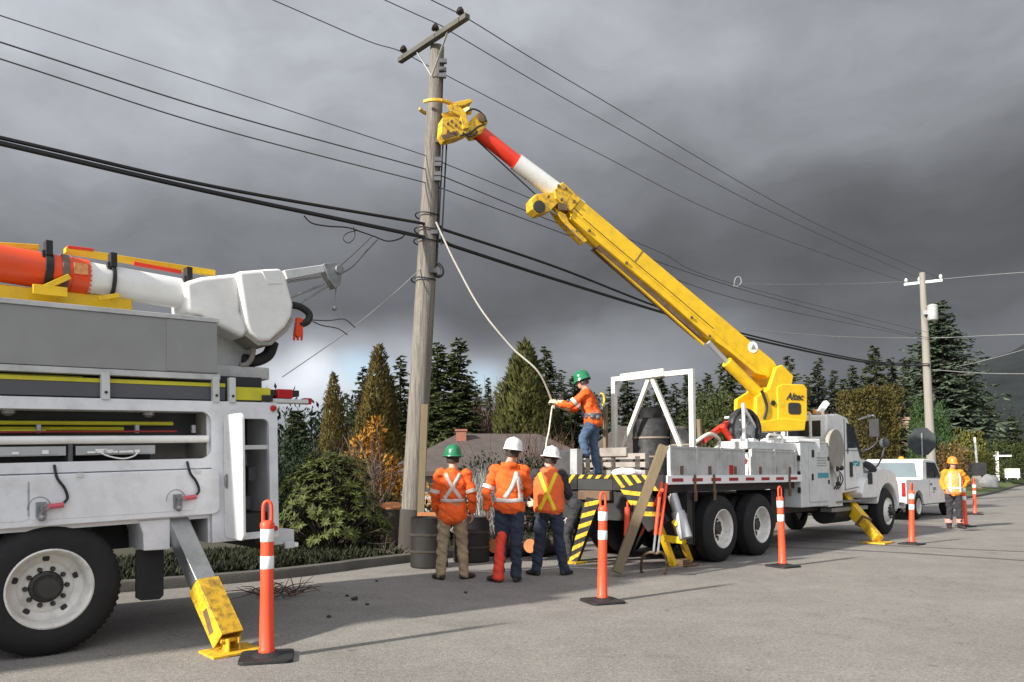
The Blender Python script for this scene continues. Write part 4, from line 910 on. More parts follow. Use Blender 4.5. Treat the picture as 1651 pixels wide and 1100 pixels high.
    for pts in (((785, 196), (776, 182), (762, 176), (748, 184)), ((782, 200), (770, 205), (758, 214), (742, 219)), ((770, 212), (758, 220), (746, 214))):
        o = MB(); o.tube(catmull([(a_, -.17, b2) for a_, b2 in tl(pts, -.17)], 6), .016, 6); o.build('hydraulic_hose', M['dark'], cl)
    for pts in (((940, 352), (1010, 412), (1075, 466), (1150, 530)), ((905, 312), (920, 330), (938, 348))):
        o = MB(); o.tube(catmull([(a_, -.165, b2) for a_, b2 in tl(pts, -.165)], 6), .011, 6); o.build('hydraulic_line', M['dark'], bm_)
    pc = BF.L(P(704, 176, 13.0))
    for sg in (-1, 1):
        o = MB(); pts = [pc + V((.30 * math.cos(R(a_)) + .05 * (1 if a_ < 30 else 0), sg * .29 * math.sin(R(a_)), .02)) for a_ in range(0, 165, 15)]
        for i in range(len(pts) - 1): o.bar(pts[i], pts[i + 1] + (pts[i + 1] - pts[i]) * .15, .075 - .004 * i, .055)
        o.bar(pts[0], pc + V((.55, sg * .2, -.02)), .1, .1)
        o.build('claw_arm', M['yellowd'], cl, bevel=.01)
    o = MB(); o.bar(pc + V((.2, 0, -.12)), pc + V((.5, 0, -.12)), .3, .18); o.build('claw_pad', M['rust'], cl)
    for ch in list(B.children):                 # the slewing parts hang on the truck itself
        ch.parent = T; ch.location = B.location; ch.rotation_euler = B.rotation_euler
    bpy.data.objects.remove(B)
    return T
derrick_truck()

# ---------------------------------------- things on and against that truck
def on_deck(u, v, z=1.37): return FT.W(u, v, z)
def steel_drum(name, label, loc, r, h, m, group=None, rot=0):
    t = thing(name, label, 'barrel', loc, (0, 0, rot), group)
    g = MB(); pr = [(0, 0), (r * .96, 0), (r, .02), (r, h * .30), (r * 1.035, h * .32), (r * 1.035, h * .34), (r, h * .36), (r, h * .63), (r * 1.035, h * .65), (r * 1.035, h * .67), (r, h * .69), (r, h - .02), (r * 1.03, h), (r * .97, h + .004), (r * .95, h - .03), (0, h - .03)]
    g.lathe(pr, 36); g.build('drum_body', m, t, smooth=25)
    g = MB()
    for k in (.33, .66): g.lathe([(r * 1.036, h * k - .015), (r * 1.044, h * k), (r * 1.036, h * k + .015)], 36)
    g.build('drum_hoop', M['drumband'] if m is M['drum'] else M['stump'], t)
    return t
steel_drum('drum', 'dark steel drum on truck deck, behind the white A-frame', on_deck(.55, 1.62), .335, 1.02, M['drum'], 'drums on the truck deck')
steel_drum('drum', 'dark steel drum on truck deck nearest the right leg of the A-frame', on_deck(.85, 1.05), .30, .82, M['drum'], 'drums on the truck deck')
t = thing('tool_bucket', 'black bucket set on top of the steel drum behind the A-frame', 'bucket', on_deck(.55, 1.62, 2.396))
g = MB(); g.lathe([(0, 0), (.2, 0), (.225, .17), (.24, .19), (.22, .19), (.19, .02), (0, .02)], 28); g.build('bucket_body', M['black'], t)
g = MB(); g.tube([(.24 * math.cos(R(a)), 0, .17 + .03 * math.sin(R(a))) for a in range(0, 181, 15)], .008, 6); g.build('bail', M['steel'], t)
t = thing('white_sack', 'crumpled white plastic sack lying on truck deck corner', 'sack', on_deck(-1.0, 1.05))
g = MB(); g.ball((0, 0, .05), .2, 16, 8, (1.2, 1.1, .4))
for i, p in enumerate(g.v): q = V(p); nn = noise.noise(q * 9) * .05; g.v[i] = (p[0] * (1 + nn * 4), p[1] * (1 + nn * 3), max(0, p[2] + nn))
g.build('sack_body', M['refl'], t, smooth=30)
# stacked timbers at the back of the deck
t = thing('timber_crib', 'grey stacked timbers on the truck deck beside the man holding the rope', 'timbers', on_deck(-.75, 2.0), (0, 0, FT.rot[2]))
for i, (z, w) in enumerate(((0, .1), (.14, .09), (.28, .1))):
    g = MB(); g.bar((.32, -.95, z + .05), (.32, .35, z + .05), .12, w); g.build('timber', mat('grey_timber', (.3, .27, .24), .85, var=.2, bump=.2, dirt=.3) if i == 0 else bpy.data.materials['grey_timber'], t, bevel=.006)
g = MB()
for y in (-.8, -.3, .25): g.box(.26, .38, y - .05, y + .05, .0, .33)
g.each('spacer', M['darkwood'], t)
g = MB(); g.box(.22, .32, -.6, .1, .33, .48); g.build('pale_box', bpy.data.materials['grey_timber'], t, bevel=.01)
for (px, y0, y1, v, lab) in ((929, 724, 771, 2.02, 'grey square stake upright at the rear corner of truck deck, left of the man'), (976, 656, 745, 2.15, 'thin pale stake upright on truck deck right behind the man with rope'), (1131, 676, 730, .75, 'short leaning pale stake on truck deck right of the white A-frame')):
    a = FT.one(px, y1, v); b = FT.one(px - (4 if px > 1100 else 0), y0, v)
    t = thing('stake', lab, 'stake', FT.W(a[0], v, 1.375), (0, 0, FT.rot[2]), 'stakes on the truck deck')
    w = .15 if px < 940 else .07; g = MB(); g.bar((0, 0, 0), (b[0] - a[0], 0, b[1] - 1.375), w, w, (1, 0, 0)); g.build('stake_post', M['galv'] if px < 940 else M['beam'], t, bevel=.008)
# timber leaning on the truck
b0 = G(992, 930); tp = FT.W(*[(lambda q: (q[0], -.13, q[1]))(FT.one(1070, 719, -.13))][0])
t = thing('timber_beam', 'long pale square timber leaning against the rear corner of truck', 'timber', b0)
g = MB(); dd = (tp - b0); g.bar(dd.normalized() * .06, dd, .135, .135, (1, 0, 0)); g.build('beam_body', M['beam'], t, bevel=.01)
# pole tongs and digging bars
def Q(px, py, v): a = FT.one(px, py, v); return FT.W(a[0], v, a[1])
t = thing('pole_tongs', 'steel pole tongs with long orange handles standing against truck rear', 'tongs', G(1056, 922))
o0 = V(t.location); hp = Q(1057, 893, -.3) - o0
for k, (x0, y0) in enumerate(((1066, 778), (1074, 780))):
    tpp = Q(x0, y0, -.1) - o0; g = MB(); hh = hp + V((.06 * (k - .5), 0, 0)); md = hh + (tpp - hh) * .25
    g.tube([hh, md], .017, 8); g.build('shaft', M['steel'], t)
    g = MB(); g.tube([md, tpp], .024, 10); g.build('orange_handle', M['post'], t)
for sg, x1, y1 in ((-1, 1034, 924), (1, 1073, 927)):
    e = G(x1, y1) - o0 + V((0, 0, .02)); md = hp + (e - hp) * .55 + V((sg * .07, 0, .09))
    g = MB(); g.tube(catmull([hp, hp + V((sg * .07, 0, .02)), md, e, e + V((-sg * .03, 0, -.01))], 6), .018, 8); g.build('jaw', M['rust'], t)
t = thing('digging_bar', 'orange handled digging bar slanting against truck rear left of the tongs', 'bar', G(1019, 893))
o0 = V(t.location); a = Q(1067, 790, -.28) - o0; g = MB(); g.tube([a * .03, a * .35], .02, 8); g.build('bar_blade', M['steel'], t)
g = MB(); g.tube([a * .35, a], .026, 10); g.build('orange_handle', M['post'], t)
t = thing('marker_rod', 'short orange rod hanging behind the leaning timber at truck rear', 'rod', FT.W(-1.72, .55, .5))
g = MB(); g.tube([(0, 0, 0), (.02, 0, .42)], .04, 10); g.tube([(.02, 0, .42), (.02, 0, .5)], .015, 8); g.build('rod_body', M['post'], t)

# ---------------------------------------- pickup
PT = Fr(G(1483, 838), 43.8)
def pickup():
    T = thing('pickup_truck', 'white pickup truck parked ahead of the line truck, seen from behind', 'pickup', PT.o, PT.rot)
    wheel(T, 0, 0, .4, False); wheel(T, 3.4, 0, .4, False); wheel(T, 0, 1.95, .4, False, -1); wheel(T, 3.4, 1.95, .4, False, -1)
    b = MB(); prof = [(-1.15, .5), (-.46, .5)] + [(.46 * math.cos(R(a)), .42 + .46 * math.sin(R(a))) for a in range(170, 9, -16)] + [(.46, .45), (2.94, .45)] + [(3.4 + .46 * math.cos(R(a)), .42 + .46 * math.sin(R(a))) for a in range(170, 9, -16)] + [(3.86, .5), (4.4, .5), (4.42, .95), (4.2, 1.12), (2.95, 1.2), (-1.15, 1.2)]
    b.prism(prof, 0, 1.95); bo = b.build('body', M['white'], T, bevel=.03, seg=2)
    b = MB(); b.prism([(.75, 1.2), (2.9, 1.2), (2.15, 1.80), (1.0, 1.84), (.82, 1.78)], .1, 1.85); cb = b.build('cab', M['white'], T, bevel=.05, seg=3)
    b = MB(); b.prism([(1.15, 1.24), (2.62, 1.24), (2.05, 1.72), (1.15, 1.74)], .085, .11); b.build('side_window', M['glass'], cb, bevel=.004)
    b = MB(); b.bar((.772, .22, 1.24), (.772, .22, 1.25), .01, .01); q0 = (.765, 1.25); q1 = (.83, 1.73)
    b = MB(); b.prism([(.25, 1.25), (1.70, 1.25), (1.62, 1.72), (.33, 1.72)], .748, .80, 'yz'); b.each('rear_window', M['paleglass'], cb)
    b = MB(); b.box(-1.16, -1.15, .12, 1.83, .56, 1.17); tg = b.build('tailgate', M['white'], T, bevel=.01)
    b = MB(); b.box(-1.3, -1.15, .03, 1.92, .38, .56); b.build('rear_bumper', M['chrome'], T, bevel=.02)
    b = MB(); b.box(-1.19, -1.14, .02, .12, .72, 1.12); b.box(-1.19, -1.14, 1.83, 1.93, .72, 1.12); b.each('tail_lamp', M['redlamp'], T, bevel=.01)
    b = MB(); b.box(-1.165, -1.158, .5, 1.45, .6, .75); b.build('tailgate_panel', M['inner'], tg)
    b = MB(); b.box(-1.0, 4.2, .2, 1.75, .4, .55); b.build('chassis', M['dark'], T)
    b = MB(); b.box(2.35, 2.45, -.22, -.02, 1.22, 1.42); b.build('mirror', M['black'], T, bevel=.02)
    b = MB()
    for x in (1.05, 2.35): b.box(x, x + .012, -.003, .004, .6, 1.18)
    b.box(1.15, 1.3, -.02, .0, 1.02, 1.07); b.each('door_seam', M['slat'], bo)
    b = MB(); b.box(1.4, 1.75, -.004, .0, .85, .95); b.box(1.4, 1.6, -.004, 0, .78, .82); b.build('door_lettering', M['greyp'], bo)
    b = MB(); b.lathe([(.09, 0), (.09, .06), (.05, .1), (0, .11)], 14, (1.4, .9, 1.82)); b.build('beacon', bpy.data.materials['amber_beacon'], T)
pickup()

# ------------------------------------------------------------------ people
def remesh(mb, voxel, smooth=3, wrinkle=0, seed=0, name='m'):
    me = mb.mesh(name); o = bpy.data.objects.new(name, me); col.objects.link(o)
    r = o.modifiers.new('r', 'REMESH'); r.mode = 'VOXEL'; r.voxel_size = voxel
    s = o.modifiers.new('s', 'SMOOTH'); s.factor = .5; s.iterations = smooth
    nm = bpy.data.meshes.new_from_object(o.evaluated_get(bpy.context.evaluated_depsgraph_get()))
    bpy.data.objects.remove(o); bpy.data.meshes.remove(me)
    if wrinkle:
        off = V((seed * 7.3, seed * 3.1, seed)); ns = [v.normal.copy() for v in nm.vertices]
        for v, n_ in zip(nm.vertices, ns):
            p = v.co; q = V((p.x * 7, p.y * 7, p.z * 12 + p.x * 6)) + off
            v.co = p + n_ * (wrinkle * (noise.noise(q) + .6 * noise.noise(q * 2.1) - .2 * abs(noise.noise(q * .7))))
    nm.shade_smooth(); nm.name = name
    return nm
def obj_of(me, name, m, parent):
    for q in (m if isinstance(m, (list, tuple)) else [m]): me.materials.append(q)
    o = bpy.data.objects.new(name, me); col.objects.link(o)
    if parent: o.parent = parent
    return o
def limb(mb, pts, n=14, ref=(1, 0, 0)):
    """rounded tube through (point, radius or (rx, ry))"""
    P_ = [V(p) for p, r in pts]; Rr = [r if isinstance(r, tuple) else (r, r) for p, r in pts]
    # subdivide with smooth curve so that joints bend softly
    k = 5; path = catmull(P_, k); rad = catmull([(a, b, 0) for a, b in Rr], k)
    d0 = (path[0] - path[1]).normalized(); d1 = (path[-1] - path[-2]).normalized()
    r0, r1 = rad[0], rad[-1]; m0 = min(r0.x, r0.y); m1 = min(r1.x, r1.y)
    pp = [path[0] + d0 * m0 * .55, path[0] + d0 * m0 * .35] + path + [path[-1] + d1 * m1 * .35, path[-1] + d1 * m1 * .55]
    rr_ = [(r0.x * .35, r0.y * .35), (r0.x * .8, r0.y * .8)] + [(r.x, r.y) for r in rad] + [(r1.x * .8, r1.y * .8), (r1.x * .35, r1.y * .35)]
    mb.tube(pp, rr_, n, True, ref=ref)
def hand(mb, w, d, back, thumb_side, s=1.0, curl=.35, r=.0088):
    """palm and five separate fingers from the wrist w along d; back = normal of the back of the hand"""
    d = V(d).normalized(); b = V(back); b = (b - d * b.dot(d)).normalized(); t = V(thumb_side); t = (t - d * t.dot(d) - b * t.dot(b)).normalized(); w = V(w)
    limb(mb, [(w, (.021 * s, .028 * s)), (w + d * .04 * s, (.017 * s, .038 * s)), (w + d * .085 * s, (.013 * s, .041 * s))], 12, ref=b)
    for k, (off, ln) in enumerate(((.030, .070), (.010, .080), (-.011, .074), (-.030, .058))):
        p = w + d * .085 * s + t * off * s; dirn = d.copy(); path = [p - d * .02 * s, p]
        for q in range(3):
            a = curl * (q + .7 + .12 * k); dirn = (d * math.cos(a) - b * math.sin(a)).normalized(); path.append(path[-1] + dirn * (ln * s * (.42, .32, .26)[q]))
        mb.tube(path, [r * s * 1.05, r * s * 1.05, r * s, r * s * .92, r * s * .7], 8)
    p = w + d * .025 * s + t * .028 * s; dirn = (d * .7 + t * .75 - b * .25).normalized()
    mb.tube([p - dirn * .012, p, p + dirn * .04 * s, p + dirn * .04 * s + (dirn + d * .5 - b * .4).normalized() * .032 * s], [.013 * s, .0125 * s, .0105 * s, .008 * s], 8)
def hard_hat(parent, c, up, fwd, m, full=False):
    up = V(up).normalized(); fwd = V(fwd); fwd = (fwd - up * fwd.dot(up)).normalized(); side = fwd.cross(up)
    g = MB(); n = 28; rings = []
    prof = [(1.30 if full else 1.08, -.012), (1.28 if full else 1.06, .0), (1.0, .012), (.985, .04), (.93, .08), (.80, .115), (.55, .14), (.25, .152), (.02, .155)]
    vs = []
    for r_, h in prof:
        for j in range(n):
            a = 2 * math.pi * j / n; ca, sa = math.cos(a), math.sin(a)
            ex = 1.0
            if h < .005: ex = 1 + (.30 * max(0, ca) ** 2 if not full else .06 * max(0, ca))
            ridge = .008 if (abs(sa) < .25 and .05 < h) else 0
            vs.append(V(c) + fwd * (.142 * r_ * ex * ca) + side * (.118 * r_ * sa) + up * (h + ridge - (.012 * max(0, ca) if h < .005 else 0)))
    g.add(vs, [(i * n + j, i * n + (j + 1) % n, (i + 1) * n + (j + 1) % n, (i + 1) * n + j) for i in range(len(prof) - 1) for j in range(n)])
    g.add(vs[:n], [tuple(range(n))])
    h = g.build('hard_hat', m, parent, smooth=50)
    b = MB(); b.tube([V(c) + fwd * (.128 * math.cos(a)) + side * (.108 * math.sin(a)) + up * -.02 for a in [2 * math.pi * j / 24 for j in range(25)]], .008, 6, False); b.ball(V(c) - fwd * .125 + up * -.03, .022, 8, 6); b.build('hat_band', M['inner'], h)
    return h
def strip(parent, bvh, name, pts, w, m, direction, off=.006):
    """tape laid on the cloth: centre line pts (x, z) seen along `direction` (+-y), pressed onto the garment"""
    path = catmull([(x, 0, z) for x, z in pts], 10); vs = []; ok = []
    for i, p in enumerate(path):
        d = (path[min(i + 1, len(path) - 1)] - path[max(i - 1, 0)]).normalized(); nn = V((-d.z, 0, d.x)) * w / 2
        row = []
        for q in (p + nn, p, p - nn):
            h = bvh.ray_cast(V((q.x, -direction * 2, q.z)), V((0, direction, 0)))
            row.append(h[0] + h[1] * off if h[0] else None)
        vs.append(row)
    g = MB(); good = [r_ for r_ in vs if all(r_)]
    flat = [p for r_ in good for p in r_]
    g.add(flat, [(3 * i + j, 3 * i + j + 1, 3 * i + 4 + j, 3 * i + 3 + j) for i in range(len(good) - 1) for j in (0, 1)])
    o = g.build(name, m, parent, smooth=60); s = o.modifiers.new('t', 'SOLIDIFY'); s.thickness = .004; return o
def person(label, loc, rotz, J, hat=None, hatfull=False, look=(0, 1, 0), jacket=None, trousers=None, gloves=False, s=1.0, group=None, hem=.82, tuck=False, seed=1, curl=.4, vest=None, hood=False, boot='boot'):
    """J: joints in the person's own axes (x right, y ahead, z up)"""
    for k in list(J):
        J[k] = V(J[k])
    pel, chest, neck = J['pelvis'], J['chest'], J['neck']
    sp = (neck - pel).normalized(); look = V(look).normalized(); side = V((1, 0, 0))
    head = J.get('head', neck + V((0, .02, .135))); hup = (head - neck).normalized(); hup = (hup * .6 + V((0, 0, .5)) - look * look.dot(V((0, 0, 1))) * .5).normalized()
    hs = look.cross(hup).normalized()
    # body: head with face, neck, torso, limbs in one surface
    b = MB()
    limb(b, [(pel - V((0, 0, .02)), (.13, .10)), ((pel + chest) / 2, (.125, .095)), (chest, (.15, .10)), (neck - sp * .04, (.09, .07)), (neck, (.058, .06)), (head - hup * .06, (.052, .058))], 16)
    hb = MB(); hc = head
    prof = [(-.115, .035, .03), (-.10, .052, .03), (-.06, .066, .02), (-.01, .074, .008), (.03, .078, 0), (.07, .07, -.006), (.10, .048, -.01), (.118, .018, -.012)]
    vs = []
    for h, r_, fo in prof:
        for j in range(18):
            a = 2 * math.pi * j / 18; vs.append(hc + hup * h + look * (fo + r_ * 1.22 * math.cos(a)) + hs * (r_ * math.sin(a)))
    k = len(prof); b.add(vs, [(i * 18 + j, i * 18 + (j + 1) % 18, (i + 1) * 18 + (j + 1) % 18, (i + 1) * 18 + j) for i in range(k - 1) for j in range(18)] + [tuple(range(17, -1, -1)), tuple((k - 1) * 18 + j for j in range(18))])
    b.tube([hc + look * .085 + hup * .01, hc + look * .108 - hup * .035, hc + look * .085 - hup * .045], [.009, .015, .008], 8)      # nose
    b.tube([hc + look * .088 + hs * -.02 - hup * .072, hc + look * .094 - hup * .07, hc + look * .088 + hs * .02 - hup * .072], .007, 6)  # lips
    for sg in (-1, 1): b.ball(hc + hs * sg * .078 - hup * .015 - look * .005, .024, 10, 8, (.5, .8, 1.2))
    for sd in 'LR':
        limb(b, [(J['sh' + sd], .05), ((J['sh' + sd] + J['el' + sd]) / 2, .045), (J['el' + sd], .038), ((J['el' + sd] + J['wr' + sd]) / 2, .036), (J['wr' + sd], .026)])
        limb(b, [(J['hip' + sd], .08), ((J['hip' + sd] + J['kn' + sd]) / 2, .068), (J['kn' + sd], .052), (J['kn' + sd] * .55 + J['an' + sd] * .45, .05), (J['an' + sd], .036)])
    me = remesh(b, .0115, 2, name='person')
    hm = MB(); hm.m = 1 if gloves else 0
    for sd, sg in (('L', -1), ('R', 1)):
        w = J['wr' + sd]; d = J.get('hd' + sd) or (w - J['el' + sd]); bk = J.get('hb' + sd) or V((sg, -.25, 0)); th = J.get('ht' + sd) or V((0, 1, .2))
        hand(hm, w, d, bk, th, s=1.08 if not gloves else 1.22, curl=curl)
    hm.m = 2
    for sg in (-1, 1): hm.ball(hc + look * .082 + hs * sg * .031 + hup * .012, .0095, 8, 6)
    hme = hm.mesh('h'); bm = bmesh.new(); bm.from_mesh(me); bm.from_mesh(hme); bm.to_mesh(me); bm.free(); me.shade_smooth()
    root = obj_of(me, 'person', [M['skin'], M['glove'] if gloves else M['skin'], M['inner']], None)
    root.location = loc; root.rotation_euler = (0, 0, rotz); root.scale = (s, s, s); tag(root, label, 'person', group)
    # hair under the hat
    h = MB(); h.lathe([(.083, -.06), (.088, -.02), (.088, .03), (.07, .09), (.03, .115), (0, .12)], 20, hc - look * .018, hup, sx=1, sy=1.05); h.build('hair', M['hair'], root)
    # trousers
    t = MB()
    limb(t, [(pel + V((0, 0, .10)), (.158, .118)), (pel, (.172, .128)), (pel - V((0, 0, .06)), (.165, .125))], 16)
    for sd, sg in (('L', -1), ('R', 1)):
        hp, kn, an = J['hip' + sd], J['kn' + sd], J['an' + sd]
        limb(t, [(hp + V((0, 0, .02)), (.10, .105)), ((hp + kn) / 2, .094), (kn, .078), ((kn + an) / 2, .077), (an + V((0, 0, .02)), .07), (an - V((0, .015, .03)), (.068, .078))], ref=(1, 0, 0))
    tr = obj_of(remesh(t, .0125, 2, .019, seed, 'trousers'), 'trousers', M[trousers], root)
    # boots
    for sd, sg in (('L', -1), ('R', 1)):
        an = J['an' + sd]; td = J.get('toe' + sd) or V((sg * .25, 1, 0)); td = td.normalized(); z0 = an.z - .085
        q = MB(); limb(q, [(an + V((0, 0, .06)), .047), (an, .05), (an - V((0, 0, .045)) + td * .01, (.052, .055))], 12)
        limb(q, [(V((an.x, an.y, z0 + .042)) - td * .055, (.04, .042)), (V((an.x, an.y, z0 + .045)) + td * .05, (.044, .046)), (V((an.x, an.y, z0 + .036)) + td * .13, (.048, .036)), (V((an.x, an.y, z0 + .03)) + td * .18, (.038, .028))], 14, ref=td.cross(V((0, 0, 1))))
        for i, p in enumerate(q.v): q.v[i] = (p[0], p[1], max(p[2], z0))
        bo = obj_of(remesh(q, .011, 1, name='boot'), 'boot', M[boot], root)
    # jacket
    if jacket:
        g = MB(); hemc = V((pel.x, pel.y, hem))
        limb(g, [(V((pel.x, pel.y, hem + .03)), (.206, .160)), (V((pel.x, pel.y, hem + .10)), (.202, .158)), (pel + V((0, 0, .08)), (.176, .14)), ((pel * .45 + chest * .55), (.172, .132)), (chest, (.186, .134)), (chest + (neck - chest) * .62, (.158, .108)), (neck - sp * .005, (.078, .076))], 18)
        for sd in 'LR':
            sh, el, wr = J['sh' + sd], J['el' + sd], J['wr' + sd]
            limb(g, [(sh * .8 + chest * .2 + V((0, 0, .012)), .08), (sh, .077), ((sh + el) / 2, .067), (el, .06), ((el + wr) / 2, .056), (wr * .93 + el * .07, .048)])
        if hood: limb(g, [(neck + V((-.085, -.075, -.02)), .042), (neck + V((0, -.105, -.035)), (.06, .055)), (neck + V((.085, -.075, -.02)), .042)], ref=(0, 0, 1))
        jme = remesh(g, .0125, 2, .024, seed + 5, 'jacket'); jo = obj_of(jme, 'jacket', M[jacket], root)
        bvh = BVHTree.FromPolygons([v.co for v in jme.vertices], [tuple(p.vertices) for p in jme.polygons])
    else: jo = bvh = None
    if hat: hard_hat(root, hc + hup * .035 - look * .01, hup - look * .0, look, M[hat], hatfull)
    return root, jo, bvh
def arm_band(parent, a, b, t, r, m, w=.05):
    a, b = V(a), V(b); c = a + (b - a) * t; d = (b - a).normalized(); g = MB(); g.tube([c - d * w / 2, c + d * w / 2], r, 20, False); o = g.build('reflective_band', m, parent); return o
def stand(dx=0, lean=0.0, **k):
    J = dict(pelvis=(0, 0, .96), chest=(0, lean * .6, 1.30), neck=(0, lean, 1.505), shL=(-.185, lean * .85, 1.425), shR=(.185, lean * .85, 1.425), elL=(-.245, lean - .02, 1.14), elR=(.245, lean - .02, 1.14),
             wrL=(-.25, lean + .07, .91), wrR=(.25, lean + .07, .91), hipL=(-.095, 0, .90), hipR=(.095, 0, .90), knL=(-.115, .02, .50), knR=(.115, .02, .50), anL=(-.13, 0, .085), anR=(.13, 0, .085))
    J.update(k); return J
# man in tan trousers, back to the camera, looking up at the pole
loc = G(729, 934); J = stand(lean=-.03, knL=(-.13, .02, .49), knR=(.13, .05, .49), anL=(-.155, -.02, .085), anR=(.165, .02, .085), toeL=(-.5, .8, 0), toeR=(.75, .6, 0), head=(0, .0, 1.655), elL=(-.25, .0, 1.14), wrL=(-.22, .13, .93), elR=(.265, -.04, 1.14), wrR=(.275, .03, .90))
r_, jo, bv = person('man in orange jacket and tan trousers with green hard hat, back turned', loc, R(6), J, 'hatg', True, (-.1, 1, .25), 'orange', 'tan', s=.985, hem=.80, seed=2, group='line crew at the roadside')
for pts in ([(-.10, 1.44), (-.02, 1.28), (.11, 1.10)], [(.10, 1.44), (.01, 1.28), (-.11, 1.10)], [(-.165, 1.075), (0, 1.07), (.165, 1.075)]): strip(jo, bv, 'reflective_tape', pts, .05, M['silver'], 1)
arm_band(jo, J['shR'], J['elR'], .78, .078, M['silver']); arm_band(jo, J['shL'], J['elL'], .78, .078, M['silver'])
# man in the hooded orange jacket with white helmet
loc = G(821, 939); J = stand(lean=.02, chest=(.01, .0, 1.31), head=(.045, .05, 1.66), knL=(-.10, .05, .49), knR=(.09, .0, .49), anL=(-.14, .02, .085), anR=(.085, .04, .085), toeL=(-.75, .6, 0), toeR=(.15, 1, 0), elL=(-.285, -.03, 1.15), wrL=(-.285, .02, .91), elR=(.24, .1, 1.16), wrR=(.12, .26, 1.08), hdR=V((-.6, .6, .1)))
r_, jo, bv = person('man in hooded orange jacket and navy trousers with white hard hat, back turned', loc, R(-4), J, 'hatw', False, (.25, 1, .2), 'orange', 'navy', s=1.03, hem=.90, seed=3, hood=True, group='line crew at the roadside')
for pts in ([(.105, 1.40), (.05, 1.22), (-.05, 1.07)], [(.10, 1.40), (.14, 1.22), (.15, 1.06)], [(-.17, 1.045), (0, 1.035), (.175, 1.045)]): strip(jo, bv, 'reflective_tape', pts, .055, M['silver'], 1)
arm_band(jo, J['shL'], J['elL'], .8, .08, M['silver'])
g = MB(); limb(g, [(V((-.095, -.0, .62)), (.066, .082)), (V((-.115, -.0, .4)), (.066, .082)), (V((-.135, -.01, .14)), (.072, .088)), (V((-.14, -.01, .06)), (.08, .095))]); q = obj_of(remesh(g, .0125, 2, .012, 9, 'red_gaiter'), 'red_gaiter', M['redcloth'], r_)
# man in the vest with yellow cross
loc = G(885, 928); J = stand(lean=.0, head=(.03, .03, 1.64), knL=(-.13, .02, .49), knR=(.14, .03, .49), anL=(-.18, -.02, .085), anR=(.21, .05, .085), toeL=(-.7, .6, 0), toeR=(.5, .8, 0), elL=(-.25, .08, 1.17), wrL=(-.14, .27, 1.1), elR=(.27, .05, 1.16), wrR=(.25, .28, 1.08))
r_, jo, bv = person('man in orange vest with yellow cross on his back, white hard hat and dark trousers', loc, R(-8), J, 'hatw', True, (-.05, 1, .12), 'charcoal', 'navy', s=.99, hem=.84, seed=4, group='line crew at the roadside')
g = MB(); limb(g, [(V((0, 0, .92)), (.222, .18)), (V((0, 0, 1.10)), (.218, .178)), (V((0, 0, 1.28)), (.225, .18)), (V((0, .0, 1.40)), (.198, .155)), (V((0, 0, 1.47)), (.13, .115))], 20)
vm = remesh(g, .0125, 2, .01, 12, 'vest'); vo = obj_of(vm, 'safety_vest', M['orangev'], r_)
bv2 = BVHTree.FromPolygons([v.co for v in vm.vertices], [tuple(p.vertices) for p in vm.polygons])
for pts in ([(-.12, 1.44), (-.03, 1.22), (.10, .92)], [(.12, 1.44), (.03, 1.22), (-.12, .92)]): strip(vo, bv2, 'yellow_tape', pts, .055, M['yellowt'], 1)
# crouching worker half hidden at the back of the truck
loc = G(922, 912); J = stand(pelvis=(0, -.12, .93), chest=(0, .18, 1.18), neck=(0, .36, 1.30), head=(0, .46, 1.37), shL=(-.18, .30, 1.26), shR=(.18, .30, 1.26), elL=(-.24, .42, 1.02), elR=(.24, .42, 1.02), wrL=(-.18, .6, .95), wrR=(.18, .6, .95), hipL=(-.1, -.12, .88), hipR=(.1, -.12, .88), knL=(-.13, .02, .48), knR=(.13, .02, .48), hdL=V((0, 1, -.1)), hdR=V((0, 1, -.1)))
person('stooping worker in dark jacket and red hard hat behind the vest man', loc + V((.05, .55, 0)), R(60), J, 'hatr', False, (0, 1, -.3), 'charcoal', 'charcoal', gloves=True, s=.97, hem=.86, seed=6, group='line crew at the roadside')
# man on the deck pulling the rope
q = FT.one(957, 760, 2.0); mloc = FT.W(q[0], 2.0, 1.372)
hx = P(893, 632, mloc.y)
rot = R(80); sc_ = 1.0
J = stand(pelvis=(0, .0, .97), chest=(0, .08, 1.29), neck=(0, .13, 1.49), head=(0, .185, 1.63), shL=(-.18, .12, 1.41), shR=(.18, .12, 1.41), elL=(-.21, .38, 1.2), elR=(.21, .34, 1.17), wrL=(-.06, .63, 1.27), wrR=(.05, .55, 1.20),
          hdL=V((.2, 1, .25)), hdR=V((-.2, 1, .25)), hbL=V((-.6, 0, .7)), hbR=V((.6, 0, .7)), htL=V((.4, .2, .8)), htR=V((-.4, .2, .8)), hipL=(-.095, .0, .91), hipR=(.095, .0, .91), knL=(-.1, .17, .64), knR=(.11, .0, .50), anL=(-.12, .13, .385), anR=(.12, -.06, .085), toeL=(-.1, 1, 0), toeR=(.1, 1, 0))
r_, jo, bv = person('man in orange jacket, jeans and green hard hat on truck deck pulling the rope', mloc, rot, J, 'hatg', False, (.0, 1, -.25), 'orange', 'jeans', gloves=True, s=sc_, hem=.88, seed=7, curl=.85)
MAN = r_
arm_band(jo, J['shL'], J['elL'], .72, .082, M['silver'], .06); arm_band(jo, J['shR'], J['elR'], .72, .08, M['silver'], .06)
for sd in 'LR':
    w_, e_ = J['wr' + sd], J['el' + sd]; g = MB(); d_ = (w_ - e_).normalized(); g.tube([w_ + d_ * .02, w_ - d_ * .03, w_ - d_ * .12, w_ - d_ * .15], [.034, .046, .062, .064], 16); g.build('glove_cuff', M['glove'], r_)
